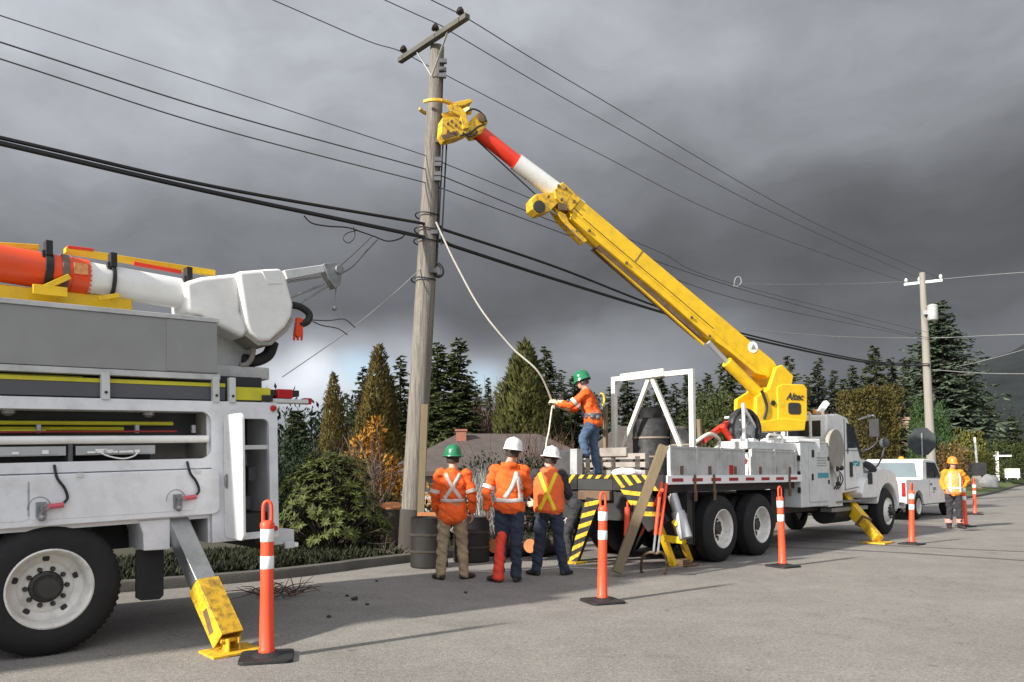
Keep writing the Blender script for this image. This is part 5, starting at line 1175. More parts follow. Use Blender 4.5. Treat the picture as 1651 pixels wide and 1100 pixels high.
g = MB(); g.tube([(.19 * math.cos(a), .01 + .15 * math.sin(a), 1.04) for a in [2 * math.pi * j / 24 for j in range(25)]], [(.03, .012)] * 25, 8, False, ref=(0, 0, 1)); g.ball((-.19, .0, 1.0), .05); g.ball((-.17, -.09, .99), .045); g.ball((-.16, .1, 1.0), .035); g.build('tool_belt', M['slat'], r_)
g = MB()
for sg in (-1, 1): g.tube(catmull([(sg * .1, -.12, 1.04), (sg * .115, -.09, 1.28), (sg * .11, .06, 1.475), (sg * .1, .2, 1.35), (sg * .12, .17, 1.05)], 6), [(.022, .006)] * 25, 6, False)
g.ball((0, -.12, 1.38), .035); g.build('harness', M['slat'], r_)
g = MB(); g.tube(catmull([(0, -.12, 1.41), (0, -.17, 1.40), (.02, -.19, 1.32), (.0, -.17, 1.2)], 5), .016, 8); g.build('yellow_lanyard', M['yellowt'], r_)
# flagger facing the camera
loc = G(1539, 852); J = stand(head=(0, .02, 1.64), elR=(.25, -.05, 1.15), wrR=(.22, .12, .98), elL=(-.40, -.10, 1.22), wrL=(-.2, .06, 1.02), hdL=V((.8, .3, -.3)), knL=(-.11, .02, .5), knR=(.11, .02, .5), anL=(-.14, 0, .085), anR=(.13, 0, .085))
r_, jo, bv = person('traffic flagger facing us in amber jacket, pale vest, dark trousers and orange hard hat', loc, R(172), J, 'hato', False, (0, 1, 0), 'amber', 'charcoal', s=1.0, hem=.86, seed=8, boot='pinkboot' if 'pinkboot' in M else 'boot')
g = MB(); limb(g, [(V((0, 0, .92)), (.222, .18)), (V((0, 0, 1.10)), (.218, .175)), (V((0, 0, 1.28)), (.222, .178)), (V((0, .0, 1.41)), (.17, .14))], 18)
vm = remesh(g, .0125, 2, .008, 15, 'vest'); vo = obj_of(vm, 'safety_vest', mat('pale_orange_vest', (.82, .34, .09), .8, var=.1), r_)
bv2 = BVHTree.FromPolygons([v.co for v in vm.vertices], [tuple(p.vertices) for p in vm.polygons])
for pts in ([(-.11, 1.4), (-.12, 1.15), (-.12, .92)], [(.11, 1.4), (.12, 1.15), (.12, .92)], [(-.19, 1.02), (0, 1.02), (.19, 1.02)]): strip(vo, bv2, 'yellow_tape', pts, .05, M['refl'], -1)
g = MB()
for sg in (-1, 1): g.tube([(sg * .135, 0, .14), (sg * .135, 0, .24)], .088, 16, False)
g.build('ankle_band', mat('pink_reflective_band', (.8, .3, .25), .5), r_)

# ------------------------------------------------------------------ delineator posts
def post(label, px, py, rot=0.0, first=[None]):
    if first[0] is None:
        t = thing('delineator_post', label, 'road post', (0, 0, 0), group='orange delineator posts along the road')
        g = MB(); n = 6
        hexa = [(.235 * math.cos(R(a)), .235 * math.sin(R(a))) for a in (8, 82, 98, 172, 188, 262, 278, 352)]
        sq = rrect(-.2, .2, -.2, .2, .05, 3)
        g.prism(sq, 0, .028, 'xy'); g.lathe([(.12, .026), (.085, .05), (.06, .055), (0, .055)], 24); g.build('rubber_base', M['black'], t, bevel=.006)
        g = MB(); g.lathe([(.062, .05), (.062, .075), (.057, .085), (.053, .35), (.05, .62), (.05, 1.0), (.055, 1.005), (.055, 1.04), (.05, 1.05), (.035, 1.065), (0, 1.066)], 28); tb = g.build('tube', M['post'], t, smooth=35)
        g = MB(); g.tube(catmull([(-.031, 0, 1.06), (-.031, 0, 1.16), (-.022, 0, 1.20), (0, 0, 1.215), (.022, 0, 1.20), (.031, 0, 1.16), (.031, 0, 1.06)], 5), .014, 10); g.build('handle', M['post'], tb)
        for z0, z1 in ((.935, 1.0), (.72, .795)):
            pass
        for z0, z1 in ((.90, 1.0), (.69, .79)):
            g = MB(); g.lathe([(.0508, z0), (.0525, z0 + .003), (.0525, z1 - .003), (.0508, z1)], 28); g.build('reflective_collar', M['refl'], tb)
        first[0] = t; o = t
    else: o = copy_tree(first[0])
    o.location = G(px, py); lr = random.Random(px); o.rotation_euler = (0, 0, rot)
    for ch in o.children:
        if ch.name.startswith('tube'): ch.rotation_euler = (R(lr.uniform(-1.2, 1.2)), R(lr.uniform(-1.2, 1.2)), 0); o['label'] = label; return o
post('tall orange post nearest the camera, right of the bucket truck outrigger', 430, 1062, R(14))
post('orange post in front of the leaning timber, on the open road', 971, 971, R(20))
post('orange post in front of the line truck tool cabinet', 1262, 914, R(30))
post('orange post beside the foot of the front yellow outrigger', 1470, 878, R(38))
post('orange post just right of the traffic flagger', 1557, 849, R(30))
post('farthest orange post, beyond the flagger near the lawn edge', 1572, 830, R(30))

# ------------------------------------------------------------------ utility poles
POLE_Y = 13.0
pole_pts = [(661, 890), (665, 826), (684, 500), (693, 330), (700, 190), (705, 76)]
p0 = G(661, 893) ; p0 = V((P(662, 880, POLE_Y).x, POLE_Y, .05))
t = thing('utility_pole', 'weathered wooden utility pole gripped by the yellow boom, with timber crossarm', 'utility pole', p0)
pp = [p0] + [P(x, y, POLE_Y) for x, y in pole_pts[1:]]
g = MB(); cen = catmull([q - p0 for q in pp], 10); rad = [.205 - .085 * i / (len(cen) - 1) for i in range(len(cen))]
g.tube(cen, rad, 28); po = g.build('pole_shaft', M['wood'], t, smooth=60)
g = MB(); k = [c for c in cen if c.z < .78]; g.tube(k + [k[-1] + V((.004, 0, .05))], [.209] * (len(k) + 1), 28, False); g.build('dark_base', M['darkwood'], po)  # foot of the pole, darker than the shaft above
az = R(43); ad = V((math.cos(az), -math.sin(az), 0))                # crossarm direction, square to the lines
topc = P(704, 82, POLE_Y); zc = P(700, 72, POLE_Y).z - .02
aL, aR = P(647, 107, POLE_Y + .70), P(755, 37, POLE_Y - .70)
off = V((-ad.y, ad.x, 0)) * -.17
aL += off * .0; aR += off * .0
arm = MB(); arm.bar(aL - p0 + V((0, -.19, 0)), aR - p0 + V((0, -.19, 0)), .10, .09); arm.build('crossarm', mat('grey_green_crossarm', (.10, .095, .078), .85, var=.25, bump=.3, dirt=.4), t, bevel=.008)
arm = MB(); mid = (aL + aR) / 2 - p0 + V((0, -.19, 0))
for f_ in (.27, -.27):
    arm.bar(mid + (aR - aL) * f_ * .9, mid + V((0, .04, -.62)), .03, .012)
arm.each('arm_brace', M['galv'], t)
INS = []
for fr, hz in ((.06, .13), (.55, .13), (.90, .13)):
    q = aL + (aR - aL) * fr + V((0, -.19, .055)); o = q - p0
    g = MB(); g.lathe([(.018, 0), (.018, .06), (.05, .065), (.07, .085), (.055, .10), (.062, .12), (.05, .145), (.03, .15), (.035, .17), (0, .175)], 16, o); g.build('insulator', M['insul'], t); INS.append(q + V((0, 0, .155)))
g = MB()
for py_ in (105, 118, 128, 232, 262, 270, 285, 293, 378, 440):
    a = P(702 - (py_ - 80) * .05 + 12, py_, POLE_Y - .02) - p0; g.bar(a + V((-.03, -.12, 0)), a + V((.09, -.12, 0)), .07, .07)
g.each('line_bracket', M['slat'], t)
g = MB()
for dx, y0, y1 in ((14, 95, 160), (20, 225, 430), (26, 225, 395), (17, 300, 440)):
    a = [P(702 - (y - 80) * .052 + dx, y, POLE_Y - .05) - p0 for y in (y0, (y0 + y1) / 2, y1)]; g.tube(catmull(a, 5), .014, 6)
a = [P(x, y, POLE_Y - .1) - p0 for x, y in ((706, 425), (712, 432), (713, 442), (706, 446), (701, 440))]; g.tube(catmull(a, 5), .03, 8)
g.each('riser_wire', M['cable'], t)
g = MB()
for y in (348, 372, 390, 452):
    a = P(702 - (y - 80) * .052, y, POLE_Y) - p0; r0 = .165 + (y - 80) * .00011; g.tube([a + V((r0 * math.cos(R(q)), r0 * math.sin(R(q)), .012 * math.sin(R(q * 2)))) for q in range(0, 361, 20)], .012, 6, False)
g.each('cable_wrap', M['cable'], t)
# new stub board fixed beside the pole
a, b = G(678, 905), None
t2 = thing('marker_board', 'tall narrow unpainted board standing against the wooden pole', 'board', V((P(676, 880, 12.75).x, 12.75, .1)))
o0 = V(t2.location); g = MB(); tp = P(685, 652, 12.75) - o0; g.bar((0, 0, 0), tp, .11, .05, (0, 1, 0)); g.build('board_body', M['beam'], t2, bevel=.004)
# far pole with transformer
FPB = P(1503, 760, 38); FPB.z = 0
t = thing('utility_pole', 'slim pale utility pole with grey transformer can far down the street', 'utility pole', FPB)
g = MB(); ft_ = P(1487, 440, 38) - FPB; g.tube([(0, 0, 0), ft_ * .5, ft_], [.23, .19, .14], 16); g.build('pole_shaft', mat('pale_pole_wood', (.27, .25, .215), .85, var=.15, stretch=(4, 4, .4)), t)
g = MB(); aL2, aR2 = P(1458, 459, 38.6) - FPB, P(1520, 452, 37.4) - FPB; g.bar(aL2, aR2, .1, .12); g.build('crossarm', M['galv'], t)
g = MB()
for k in (.05, .4, .95): g.lathe([(.03, 0), (.08, .08), (.08, .16), (.04, .24), (0, .25)], 10, aL2 + (aR2 - aL2) * k + V((0, 0, .06)))
g.build('insulator', M['lgrey'], t)
g = MB(); c_ = P(1504, 517, 37.7) - FPB; g.lathe([(0, 0), (.22, .02), (.24, .06), (.24, .66), (.26, .68), (.26, .72), (.15, .8), (0, .82)], 20, c_); g.box(c_.x - .45, c_.x - .2, c_.y - .06, c_.y + .06, .5 + c_.z - .2, .5 + c_.z); g.build('transformer', M['alu'], t)

# ------------------------------------------------------------------ lines
A = P(700, 200, POLE_Y); Bp = P(1495, 450, 38); dpl = V((Bp.x - A.x, Bp.y - A.y, 0)).normalized(); NR = V((-dpl.y, dpl.x, 0))
dl = V((math.sin(R(47)), math.cos(R(47)), 0)); NL = V((-dl.y, dl.x, 0))
def line(label, left, right, r, m='wire', origin=A, name='power_line', cat='power line', ext=True, group='overhead lines'):
    pts = [onplane(x, y, origin, NL) for x, y in left] + [onplane(x, y, origin, NR) for x, y in right]
    if left and ext: d = (pts[0] - pts[1]).normalized(); pts = [pts[0] + d * 5] + pts
    g = MB(); g.tube(catmull(pts, 10), r, 6); o = g.build(name, M[m], None); tag(o, label, cat, group); return o
o0 = INS[0]; line('thin line on left insulator of the crossarm', [(440, 0), (590, 65), (648, 84)], [(720, 122), (960, 245), (1200, 362), (1462, 456)], .009, origin=INS[0])
line('thin line on middle insulator of the crossarm', [(620, 0), (712, 42)], [(745, 62), (960, 187), (1250, 345), (1485, 450)], .009, origin=INS[1])
line('thin topmost line on right insulator of the crossarm', [(695, 0), (742, 23)], [(765, 37), (960, 155), (1310, 358), (1516, 449)], .009, origin=INS[2])
line('upper of the three slack wires below the boom claw', [(0, 25), (350, 140), (680, 249)], [(712, 262), (860, 322), (1060, 405), (1190, 460), (1495, 536)], .008)
line('middle of the three slack wires below the boom claw, with pale sleeve', [(0, 68), (350, 180), (683, 272)], [(715, 285), (930, 372), (1180, 462), (1430, 530), (1497, 545)], .011)
line('lowest of the three slack wires below the boom claw', [(0, 95), (350, 207), (683, 294)], [(715, 305), (930, 385), (1180, 480), (1420, 532), (1497, 548)], .010)
line('thick black cable, the upper one of the pair', [(0, 222), (350, 302), (690, 362)], [(720, 372), (900, 432), (1075, 500), (1210, 541), (1400, 582), (1500, 587)], .026, 'cable', name='telephone_cable', cat='cable')
line('thick black cable, the lower and heavier one of the pair', [(0, 231), (350, 312), (690, 384)], [(740, 400), (900, 452), (1065, 503), (1210, 546), (1400, 585), (1500, 590)], .034, 'cable', name='telephone_cable', cat='cable')
def free(label, pts, r, m='wire', name='service_wire', cat='wire', group=None):
    g = MB(); g.tube(catmull(pts, 8), r, 6); o = g.build(name, M[m], None); tag(o, label, cat, group)
free('looped slack wire hanging below the thick cables left of the pole', [onplane(x, y, A, NL) for x, y in ((490, 348), (503, 360), (530, 365), (560, 367), (585, 375), (605, 382), (625, 389), (645, 385), (652, 379))], .011, 'cable')
free('small round wire loop below the thick cables', [onplane(x, y, A, NL) for x, y in ((575, 372), (560, 376), (553, 385), (562, 392), (572, 382), (570, 366))], .007, 'cable')
free('straight thin guy wire from pole down behind the bucket truck', [P(680, 432, 12.9), P(630, 478, 12.2), P(560, 535, 11.2), P(455, 608, 10.0)], .008, 'whitewire')
free('drooping wire from the bucket to the guy wire', [P(503, 516, 9.3), P(530, 517, 9.8), P(555, 515, 10.4), P(572, 528, 11.0)], .008, 'wire')
free('second drooping wire from the bucket, below the first', [P(503, 518, 9.3), P(520, 525, 9.6), P(545, 530, 10.2), P(560, 540, 10.9)], .008, 'wire')
free('left one of two slanting lines from jib head up to the cables', [P(545, 432, 9.6), P(575, 405, 10.6), P(600, 381, 11.6)], .008, 'wire')
free('right one of two slanting lines from jib head, with dark clamp', [P(548, 442, 9.6), P(568, 430, 10.3), P(590, 406, 10.9), P(609, 386, 11.7)], .011, 'wire')
free('pale service line crossing to the far pole and off to the right', [P(1200, 531, 33), P(1350, 543, 36), P(1500, 545, 38), P(1600, 541, 34), P(1700, 538, 31)], .016, 'whitewire')
free('thin wavy line running left from far pole crossarm', [P(1186, 458, 30), P(1260, 459, 32), P(1380, 458, 36), P(1462, 454, 38)], .014, 'whitewire')
free('thin line running right from far pole crossarm', [P(1520, 450, 37.6), P(1600, 443, 34), P(1700, 436, 31)], .014, 'whitewire')
free('pale slanting line at right edge above the hill', [P(1540, 592, 36), P(1600, 578, 34), P(1700, 550, 31)], .014, 'whitewire')
free('low horizontal line at right edge across the hill', [P(1500, 596, 38), P(1590, 602, 35), P(1700, 603, 31)], .016, 'whitewire')
free('wire coil hanging on the lines above the boom', [P(1183, 462, 30), P(1186, 449, 30), P(1193, 447, 30), P(1195, 456, 30), P(1188, 462, 30), P(1182, 459, 30)], .02, 'whitewire')
# rope from the pole to the man's hands
bpy.context.view_layer.update()
hw = MAN.matrix_world @ V((0, .71, 1.285)); tail = G(884, 727, 0)
yr = [P(703, 358, 12.75), P(712, 378, 12.78), P(735, 426, 12.85), P(775, 498, 12.95), P(825, 560, 13.05), P(868, 600, 13.1), hw, hw + V((.005, 0, -.07)), P(889, 665, hw.y - .02), P(885, 695, hw.y - .06), P(880, 725, hw.y - .1), P(880, 800, hw.y - .1)]
g = MB(); g.tube(catmull(yr, 8), .015, 8); o = g.build('pull_rope', M['rope'], None); tag(o, 'pale rope from the wooden pole down to the hands of the man on the truck', 'rope')
# ------------------------------------------------------------------ barrels, stumps, branches by the kerb
steel_drum('barrel', 'dark stained barrel at the kerb below the wooden pole', V((G(692, 914).x, G(692, 914).y, .0)), .285, .88 * .85, M['barrel'], 'barrels by the kerb')
steel_drum('barrel', 'dark barrel behind the man in tan trousers', G(760, 905), .29, .72, M['barrel'], 'barrels by the kerb')
t = thing('rusty_plank', 'short rust brown plank lying across the barrel top under the pole', 'plank', V((G(692, 914).x + .12, G(692, 914).y, .77)), (0, 0, R(-12)))
g = MB(); g.box(-.28, .28, -.12, .12, 0, .05); g.build('plank_body', M['cut'], t, bevel=.006)
b_ = G(624, 892); t = thing('tree_stump', 'dark tree stump with fresh orange cut, left of the pole', 'stump', (b_.x, b_.y + .3, .05))
g = MB(); g.tube([(0, 0, 0), (.0, 0, .3), (.02, 0, .72)], [.22, .19, .19], 20); g.build('stump_bark', M['stump'], t)
g = MB(); g.add([(.02 + .19 * math.cos(R(a)), .19 * math.sin(R(a)), .72 + .06 + .06 * math.sin(R(a))) for a in range(0, 360, 18)], [tuple(range(20))]); g.tube([(.02, 0, .7), (.02, 0, .75)], .186, 20); g.build('cut_face', M['cut'], t)
for px, py, L_, lab in ((797, 868, .6, 'short log with orange cut end beside the hooded man legs'), (855, 868, .6, 'short log with orange cut end between the hooded man and vest man')):
    b_ = P(px, py, 12.6); t = thing('cut_log', lab, 'log', (b_.x, b_.y, .25)); g = MB(); g.tube([(0, 0, .0), (.25, L_, .0)], .12, 16); g.build('log_bark', M['stump'], t)
    g = MB(); d_ = V((.25, L_, 0)).normalized(); g.lathe([(0, .0), (.112, .0), (.112, .01)], 16, V((0, 0, 0)) - d_ * .012, d_); g.build('cut_face', M['cut'], t)
t = thing('log_pile', 'dark logs stacked low beyond the kerb behind the crew', 'logs', G(800, 905))
for i in range(5):
    g = MB(); z = .12 + .0 * i; g.tube([(-.5 + .28 * i, .5 + .1 * (i % 2), .12), (.3 + .28 * i, 1.6, .12)], .11, 12); g.build('log', M['stump'], t)
def twig_heap(name, label, loc, n, L_, m, seed, h=.25):
    rn = random.Random(seed); g = MB()
    for i in range(n):
        a = rn.uniform(0, 6.28); p = V((rn.uniform(-L_ * .3, L_ * .3), rn.uniform(-.15, .15), .02)); d = V((math.cos(a), .5 * math.sin(a), rn.uniform(.0, .5)))
        l = L_ * rn.uniform(.3, .8); pts = [p, p + d * l * .5 + V((0, 0, rn.uniform(0, .05))), p + d * l + V((0, 0, rn.uniform(-.1, .1)))]
        for q in pts: q.z = max(.01, min(q.z, h))
        g.tube(pts, [.008, .006, .003], 4)
    o = g.build(name, M[m], None, loc=loc); tag(o, label, 'branches')
twig_heap('brush_pile', 'bare twigs lying on the road by the bucket truck outrigger', G(450, 962), 36, .75, 'redtwig', 4)
twig_heap('brush_pile', 'grey bare branches lying across the kerb left of the barrel', G(635, 905) + V((0, .1, .1)), 14, .8, 'twig', 5, .6)

# litter on the road near the kerb
rn = random.Random(21)
for i, (px, py) in enumerate(((572, 968), (560, 962), (592, 976), (607, 938), (530, 996), (751, 957))):
    g = MB(); g.ball((0, 0, .02), .035, 8, 6, (1.2, .8, .6))
    for k, p in enumerate(g.v): q = V(p) * (1 + .4 * noise.noise(V(p) * 40 + V((i, 0, 0)))); g.v[k] = (q.x, q.y, max(0, q.z))
    o = g.build('clod', M['stump'], None, loc=G(px, py)); o.scale = (1, 1, 1) if i == 0 else (.6, .6, .6)
    tag(o, 'small dark dirt clod lying on the shaded road', 'clod', 'dirt clods on the road')

# ------------------------------------------------------------------ trees and shrubs
def leaf_quad(vs, fs, p, d, up, l, w, rn, fold=.25):
    """one folded leaf or spray: from p along d, width along d x up"""
    s_ = d.cross(up)
    if s_.length < 1e-5: s_ = d.orthogonal()
    s_.normalize(); n_ = s_.cross(d)
    k = len(vs); m_ = p + d * l * .45
    vs += [p, m_ + s_ * w * .5 - n_ * w * fold, p + d * l, m_ - s_ * w * .5 - n_ * w * fold]; fs.append((k, k + 1, k + 2, k + 3))
def finish_tree(name, label, cat, loc, leaf_vs, leaf_fs, leafm, trunk, trunkm, group):
    t = thing(name, label, cat, loc, group=group)
    me = bpy.data.meshes.new('crown'); me.from_pydata(leaf_vs, [], leaf_fs); me.materials.append(leafm); me.update()
    o = bpy.data.objects.new('crown', me); col.objects.link(o); o.parent = t
    if trunk.v: trunk.build('trunk', trunkm, t, smooth=60, fix=False)
    return t
BASEZ = -1.6
def conifer(label, px, top, Y, hw, m, seed, style='fir', name='conifer', base=None, group='conifers behind the street', dens=1.0):
    """px, top: where the tip shows; hw: half width at the foot in photo pixels at distance Y"""
    rn = random.Random(seed); tip = P(px, top, Y); bz = BASEZ if base is None else base
    h = tip.z - bz; r = hw * Y / CAM_F; loc = V((tip.x, tip.y, bz)); vs, fs = [], []; tk = MB()
    if style == 'fir':
        tk.tube([(0, 0, 0), (0, 0, h * .5), (0, 0, h * .94)], [h * .022, h * .012, h * .003], 8)
        UP = V((0, 0, 1)); NB = int(420 * dens); ph = rn.random() * 6.28
        for i in range(NB):
            t = 1 - (1 - (i + rn.random()) / NB * .998) ** .68; z = h * (.05 + .94 * t); a = rn.random() * 6.283
            lump = 1 + .16 * math.sin(2 * a + ph + t * 7) + .12 * math.sin(t * 31 + ph)
            L_ = (r * (1 - t) ** .82 * lump + .035 * r) * rn.uniform(.62, 1.12); dr = rn.uniform(.15, .5) * (1 - .75 * t)
            dh = V((math.cos(a), math.sin(a), 0)); sd = V((-dh.y, dh.x, 0)); o = V((0, 0, z + .15 * L_))
            if i % 4 == 0: tk.bar(o, o + dh * L_ * .8 + V((0, 0, -dr * L_ * .7)), .018 * r, .018 * r)
            ns = int(6 + 7 * (1 - t))
            for k in range(ns):
                s_ = .08 + .92 * (k + rn.random()) / ns; p = o + dh * (L_ * s_) + V((0, 0, -dr * L_ * s_ ** 1.3 + .10 * L_ * s_ ** 4)) + sd * rn.uniform(-.08, .08) * L_
                for sg in (-1, 1):
                    d = (dh * rn.uniform(.4, 1.0) + sd * sg * rn.uniform(.2, 1.0) + V((0, 0, rn.uniform(-.6, .18)))).normalized()
                    l = max((.17 * r + .12) * (1.2 - .5 * s_) * (1 - .55 * t), .05 * r + .16) * rn.uniform(.6, 1.3)
                    leaf_quad(vs, fs, p, d, (UP + sd * rn.uniform(-.7, .7)).normalized(), l, l * .5, rn, .3)
    else:   # dense upright cypress: sprays over the skin and through the body of a cone
        tk.tube([(0, 0, 0), (0, 0, h * .6)], [h * .025, h * .01], 8); N_ = int(13000 * dens)
        ph = [rn.random() * 6.28 for _ in range(4)]
        for i in range(N_):
            t = 1 - (rn.random() ** .58); a = rn.random() * 6.283
            prof = (1 - t) ** (.72 if style == 'cone' else .45) * min(1, .55 + t * 6)
            lump = 1 + .13 * math.sin(3 * a + ph[0] + t * 9) + .10 * math.sin(5 * a + ph[1] - t * 17) + .08 * math.sin(t * 40 + ph[2] + 2 * a)
            rad = r * prof * lump * (1 - .4 * rn.random() ** 2.5) + .02
            dh = V((math.cos(a), math.sin(a), 0)); p = dh * rad + V((0, 0, h * .97 * t)); l = rn.uniform(.5, 1.3) * (.075 * r + .06)
            d = (dh * rn.uniform(.1, .7) + V((rn.uniform(-.4, .4), rn.uniform(-.4, .4), rn.uniform(.45, 1.1)))).normalized()
            leaf_quad(vs, fs, p, d, dh, l * 1.25, l * .55, rn, .2)
    return finish_tree(name, label, 'tree', loc, vs, fs, m, tk, M['bark'], group)
def clipped(name, label, loc, w, d, h, m, n, size, seed, group=None):
    """a hedge clipped to a block: leaves all over its faces and a little way in"""
    rn = random.Random(seed); vs, fs = [], []; tk = MB()
    for i in range(n):
        k = rn.random(); x = rn.uniform(-1, 1); y = rn.uniform(-1, 1); z = rn.random()
        if k < .5: y = rn.choice((-1, -1, 1)); nn = V((0, y, .2))
        elif k < .75: x = rn.choice((-1, 1)); nn = V((x, 0, .2))
        elif k < .9: z = 1; nn = V((0, 0, 1))
        else: nn = V((x, y, .3))
        p = V((x * w / 2, y * d / 2, z * h)); b_ = .10 * noise.noise(V((p.x * 1.6, p.y * 1.6, p.z * .8)) + V((seed, 0, 0))) + .05 * noise.noise(p * 4)
        p = p + nn * (b_ * 2.2 + rn.uniform(-.16, .06)); p.z = max(.02, p.z)
        dd = (nn * .7 + V((rn.uniform(-.7, .7), rn.uniform(-.7, .7), rn.uniform(.0, 1.1)))).normalized(); leaf_quad(vs, fs, p, dd, nn + V((0, 0, .4)), size * rn.uniform(.6, 1.4), size * .5, rn, .2)
    for i in range(7): tk.tube([((i - 3) * w / 8, 0, 0), ((i - 3) * w / 8, .1, h * .8)], .05, 6)
    return finish_tree(name, label, 'hedge', loc, vs, fs, m, tk, M['bark'], group)
def bush(name, label, cat, loc, blobs, m, n, size, seed, stems=5, group=None, up=.4, tw='bark', aspect=.42, stemh=.7, droop=0):
    """leaves through several overlapping lobes; blobs: (x, y, z, rx, ry, rz) about loc"""
    rn = random.Random(seed); vs, fs = [], []; tk = MB(); tot = sum(b[3] * b[5] for b in blobs)
    for b in blobs:
        c = V(b[:3]); k = int(n * b[3] * b[5] / tot); ph = rn.random() * 6
        for i in range(k):
            while True:
                q = V((rn.uniform(-1, 1), rn.uniform(-1, 1), rn.uniform(-1, 1)))
                if .05 < q.length < 1: break
            u = q.normalized(); rad = (q.length ** .55) * (1 + .42 * noise.noise(V((u.x * 1.9 + ph, u.y * 1.9, u.z * 1.9))) + .22 * noise.noise(V((u.x * 4.5, u.y * 4.5 + ph, u.z * 4.5)))) * rn.uniform(.85, 1.08); rad = min(rad, 1.16)
            p = c + V((u.x * b[3], u.y * b[4], u.z * b[5])) * rad
            if p.z < .02: continue
            d = (u * .8 + V((rn.uniform(-.9, .9), rn.uniform(-.9, .9), rn.uniform(-.9, .9) + up - droop))).normalized()
            l = size * rn.uniform(.6, 1.35); leaf_quad(vs, fs, p, d, u + V((0, 0, .3)), l, l * aspect, rn, .18)
        for i in range(max(1, int(stems / len(blobs)) + 1)):
            e = c + V((rn.uniform(-.5, .5) * b[3], rn.uniform(-.5, .5) * b[4], rn.uniform(-.1, .6) * b[5])); f0 = V((e.x * .25, e.y * .25, 0))
            tk.tube(catmull([f0, (f0 + e) * .5 + V((rn.uniform(-.1, .1), rn.uniform(-.1, .1), .1)), e], 4), [max(.006, size * .16 * (1 - .8 * j / 8)) for j in range(9)], 5)
    return finish_tree(name, label, cat, loc, vs, fs, m, tk, M[tw], group)
def twiggy(name, label, loc, w, h, n, m, seed, r=.012):
    """leafless or nearly leafless shrub: a fan of forking stems"""
    rn = random.Random(seed); tk = MB()
    for i in range(n):
        a = rn.random() * 6.28; o = V((rn.uniform(-.3, .3) * w, rn.uniform(-.2, .2) * w, 0)); lean = V((math.cos(a) * w * rn.uniform(.1, .55), math.sin(a) * w * .4, h * rn.uniform(.65, 1.05)))
        path = catmull([o, o + lean * .5 + V((rn.uniform(-.1, .1), 0, .08)), o + lean], 4); tk.tube(path, [r * (1 - .7 * j / (len(path) - 1)) for j in range(len(path))], 4, False)
        for q in range(5):
            s_ = path[rn.randrange(3, len(path) - 1)]; e = s_ + V((rn.uniform(-.3, .3) * w * .6, rn.uniform(-.2, .2) * w, rn.uniform(.1, .35) * h)); tk.tube([s_, (s_ + e) / 2 + V((0, 0, .04)), e], [r * .55, r * .4, r * .2], 3, False)
    t = thing(name, label, 'shrub', loc); tk.build('stems', M[m], t, smooth=0, fix=False); return t
C = conifer
C('narrow grey brown cypress at left, first tip right of the bucket truck', 538, 594, 32, 40, LM['gold'], 1, 'cone', dens=.9)
C('tall golden brown cypress left of the wooden pole', 611, 549, 34, 62, LM['gold'], 2, 'cone', dens=1.2)
C('dark thin fir just left of the golden brown cypress tip', 585, 585, 46, 42, LM['dark'], 3)
C('dark fir between the golden brown cypress and the wooden pole', 646, 565, 44, 50, LM['dark'], 4)
C('dark fir low behind the tail of the bucket truck', 478, 655, 30, 70, LM['dark'], 5)
C('left one of the big dark green twin firs by the wooden pole', 706, 545, 40, 74, LM['fir'], 6, dens=1.2)
C('right one of the big dark green twin firs by the wooden pole', 738, 540, 40, 84, LM['fir'], 7, dens=1.2)
C('small far dark fir right of the twin firs, left of a thin spire', 770, 615, 62, 34, LM['dark'], 8)
C('thin far dark spire, right one of the pair left of the olive cypress', 787, 603, 62, 20, LM['dark'], 9)
C('broad olive cone shaped cypress behind the pull rope', 846, 543, 40, 88, LM['olive'], 10, 'cone', dens=1.5)
C('dark fir just right of the olive cypress', 880, 553, 44, 62, LM['dark'], 11, dens=1.2)
C('shorter dark fir behind the man on the truck', 926, 600, 44, 60, LM['dark'], 12)
C('dark fir seen through the left half of the white A-frame', 1012, 602, 46, 58, LM['dark'], 13)
C('dark fir seen through the right half of the white A-frame', 1066, 598, 46, 56, LM['dark'], 14)
C('slim dark fir just right of the white A-frame', 1109, 590, 52, 40, LM['dark'], 15)
C('dark fir below the boom, second right of the A-frame', 1140, 596, 52, 40, LM['dark'], 16)
C('big dark fir right behind the lift cylinder', 1172, 570, 42, 78, LM['fir'], 17)
C('dark fir just right of the boom foot', 1272, 566, 54, 52, LM['fir'], 18)
C('dark fir second right of the boom foot', 1318, 570, 56, 42, LM['dark'], 19)
C('thin dark fir third right of the boom foot', 1344, 590, 56, 34, LM['dark'], 20)
C('low dark fir behind left edge of the block hedge', 1374, 582, 56, 44, LM['dark'], 21)
C('tall dark fir above the block hedge', 1409, 549, 54, 62, LM['fir'], 22)
C('dark fir between the tall fir and the great blue spruce', 1436, 570, 56, 40, LM['dark'], 23)
C('great bluish spruce behind the far utility pole', 1513, 478, 86, 118, LM['blue'], 24, dens=1.7)
C('dark fir at right edge under the hill', 1632, 668, 110, 40, LM['dark'], 25)
C('dark fir right of the great spruce', 1590, 636, 108, 56, LM['dark'], 26)
C('slender green column cypress left of the far pole', 1480, 632, 52, 26, LM['cyp'], 27, 'col', name='column_cypress', dens=.5, group=None)
C('slender green column cypress right of the far pole', 1516, 640, 53, 26, LM['cyp'], 28, 'col', name='column_cypress', dens=.5, group=None)
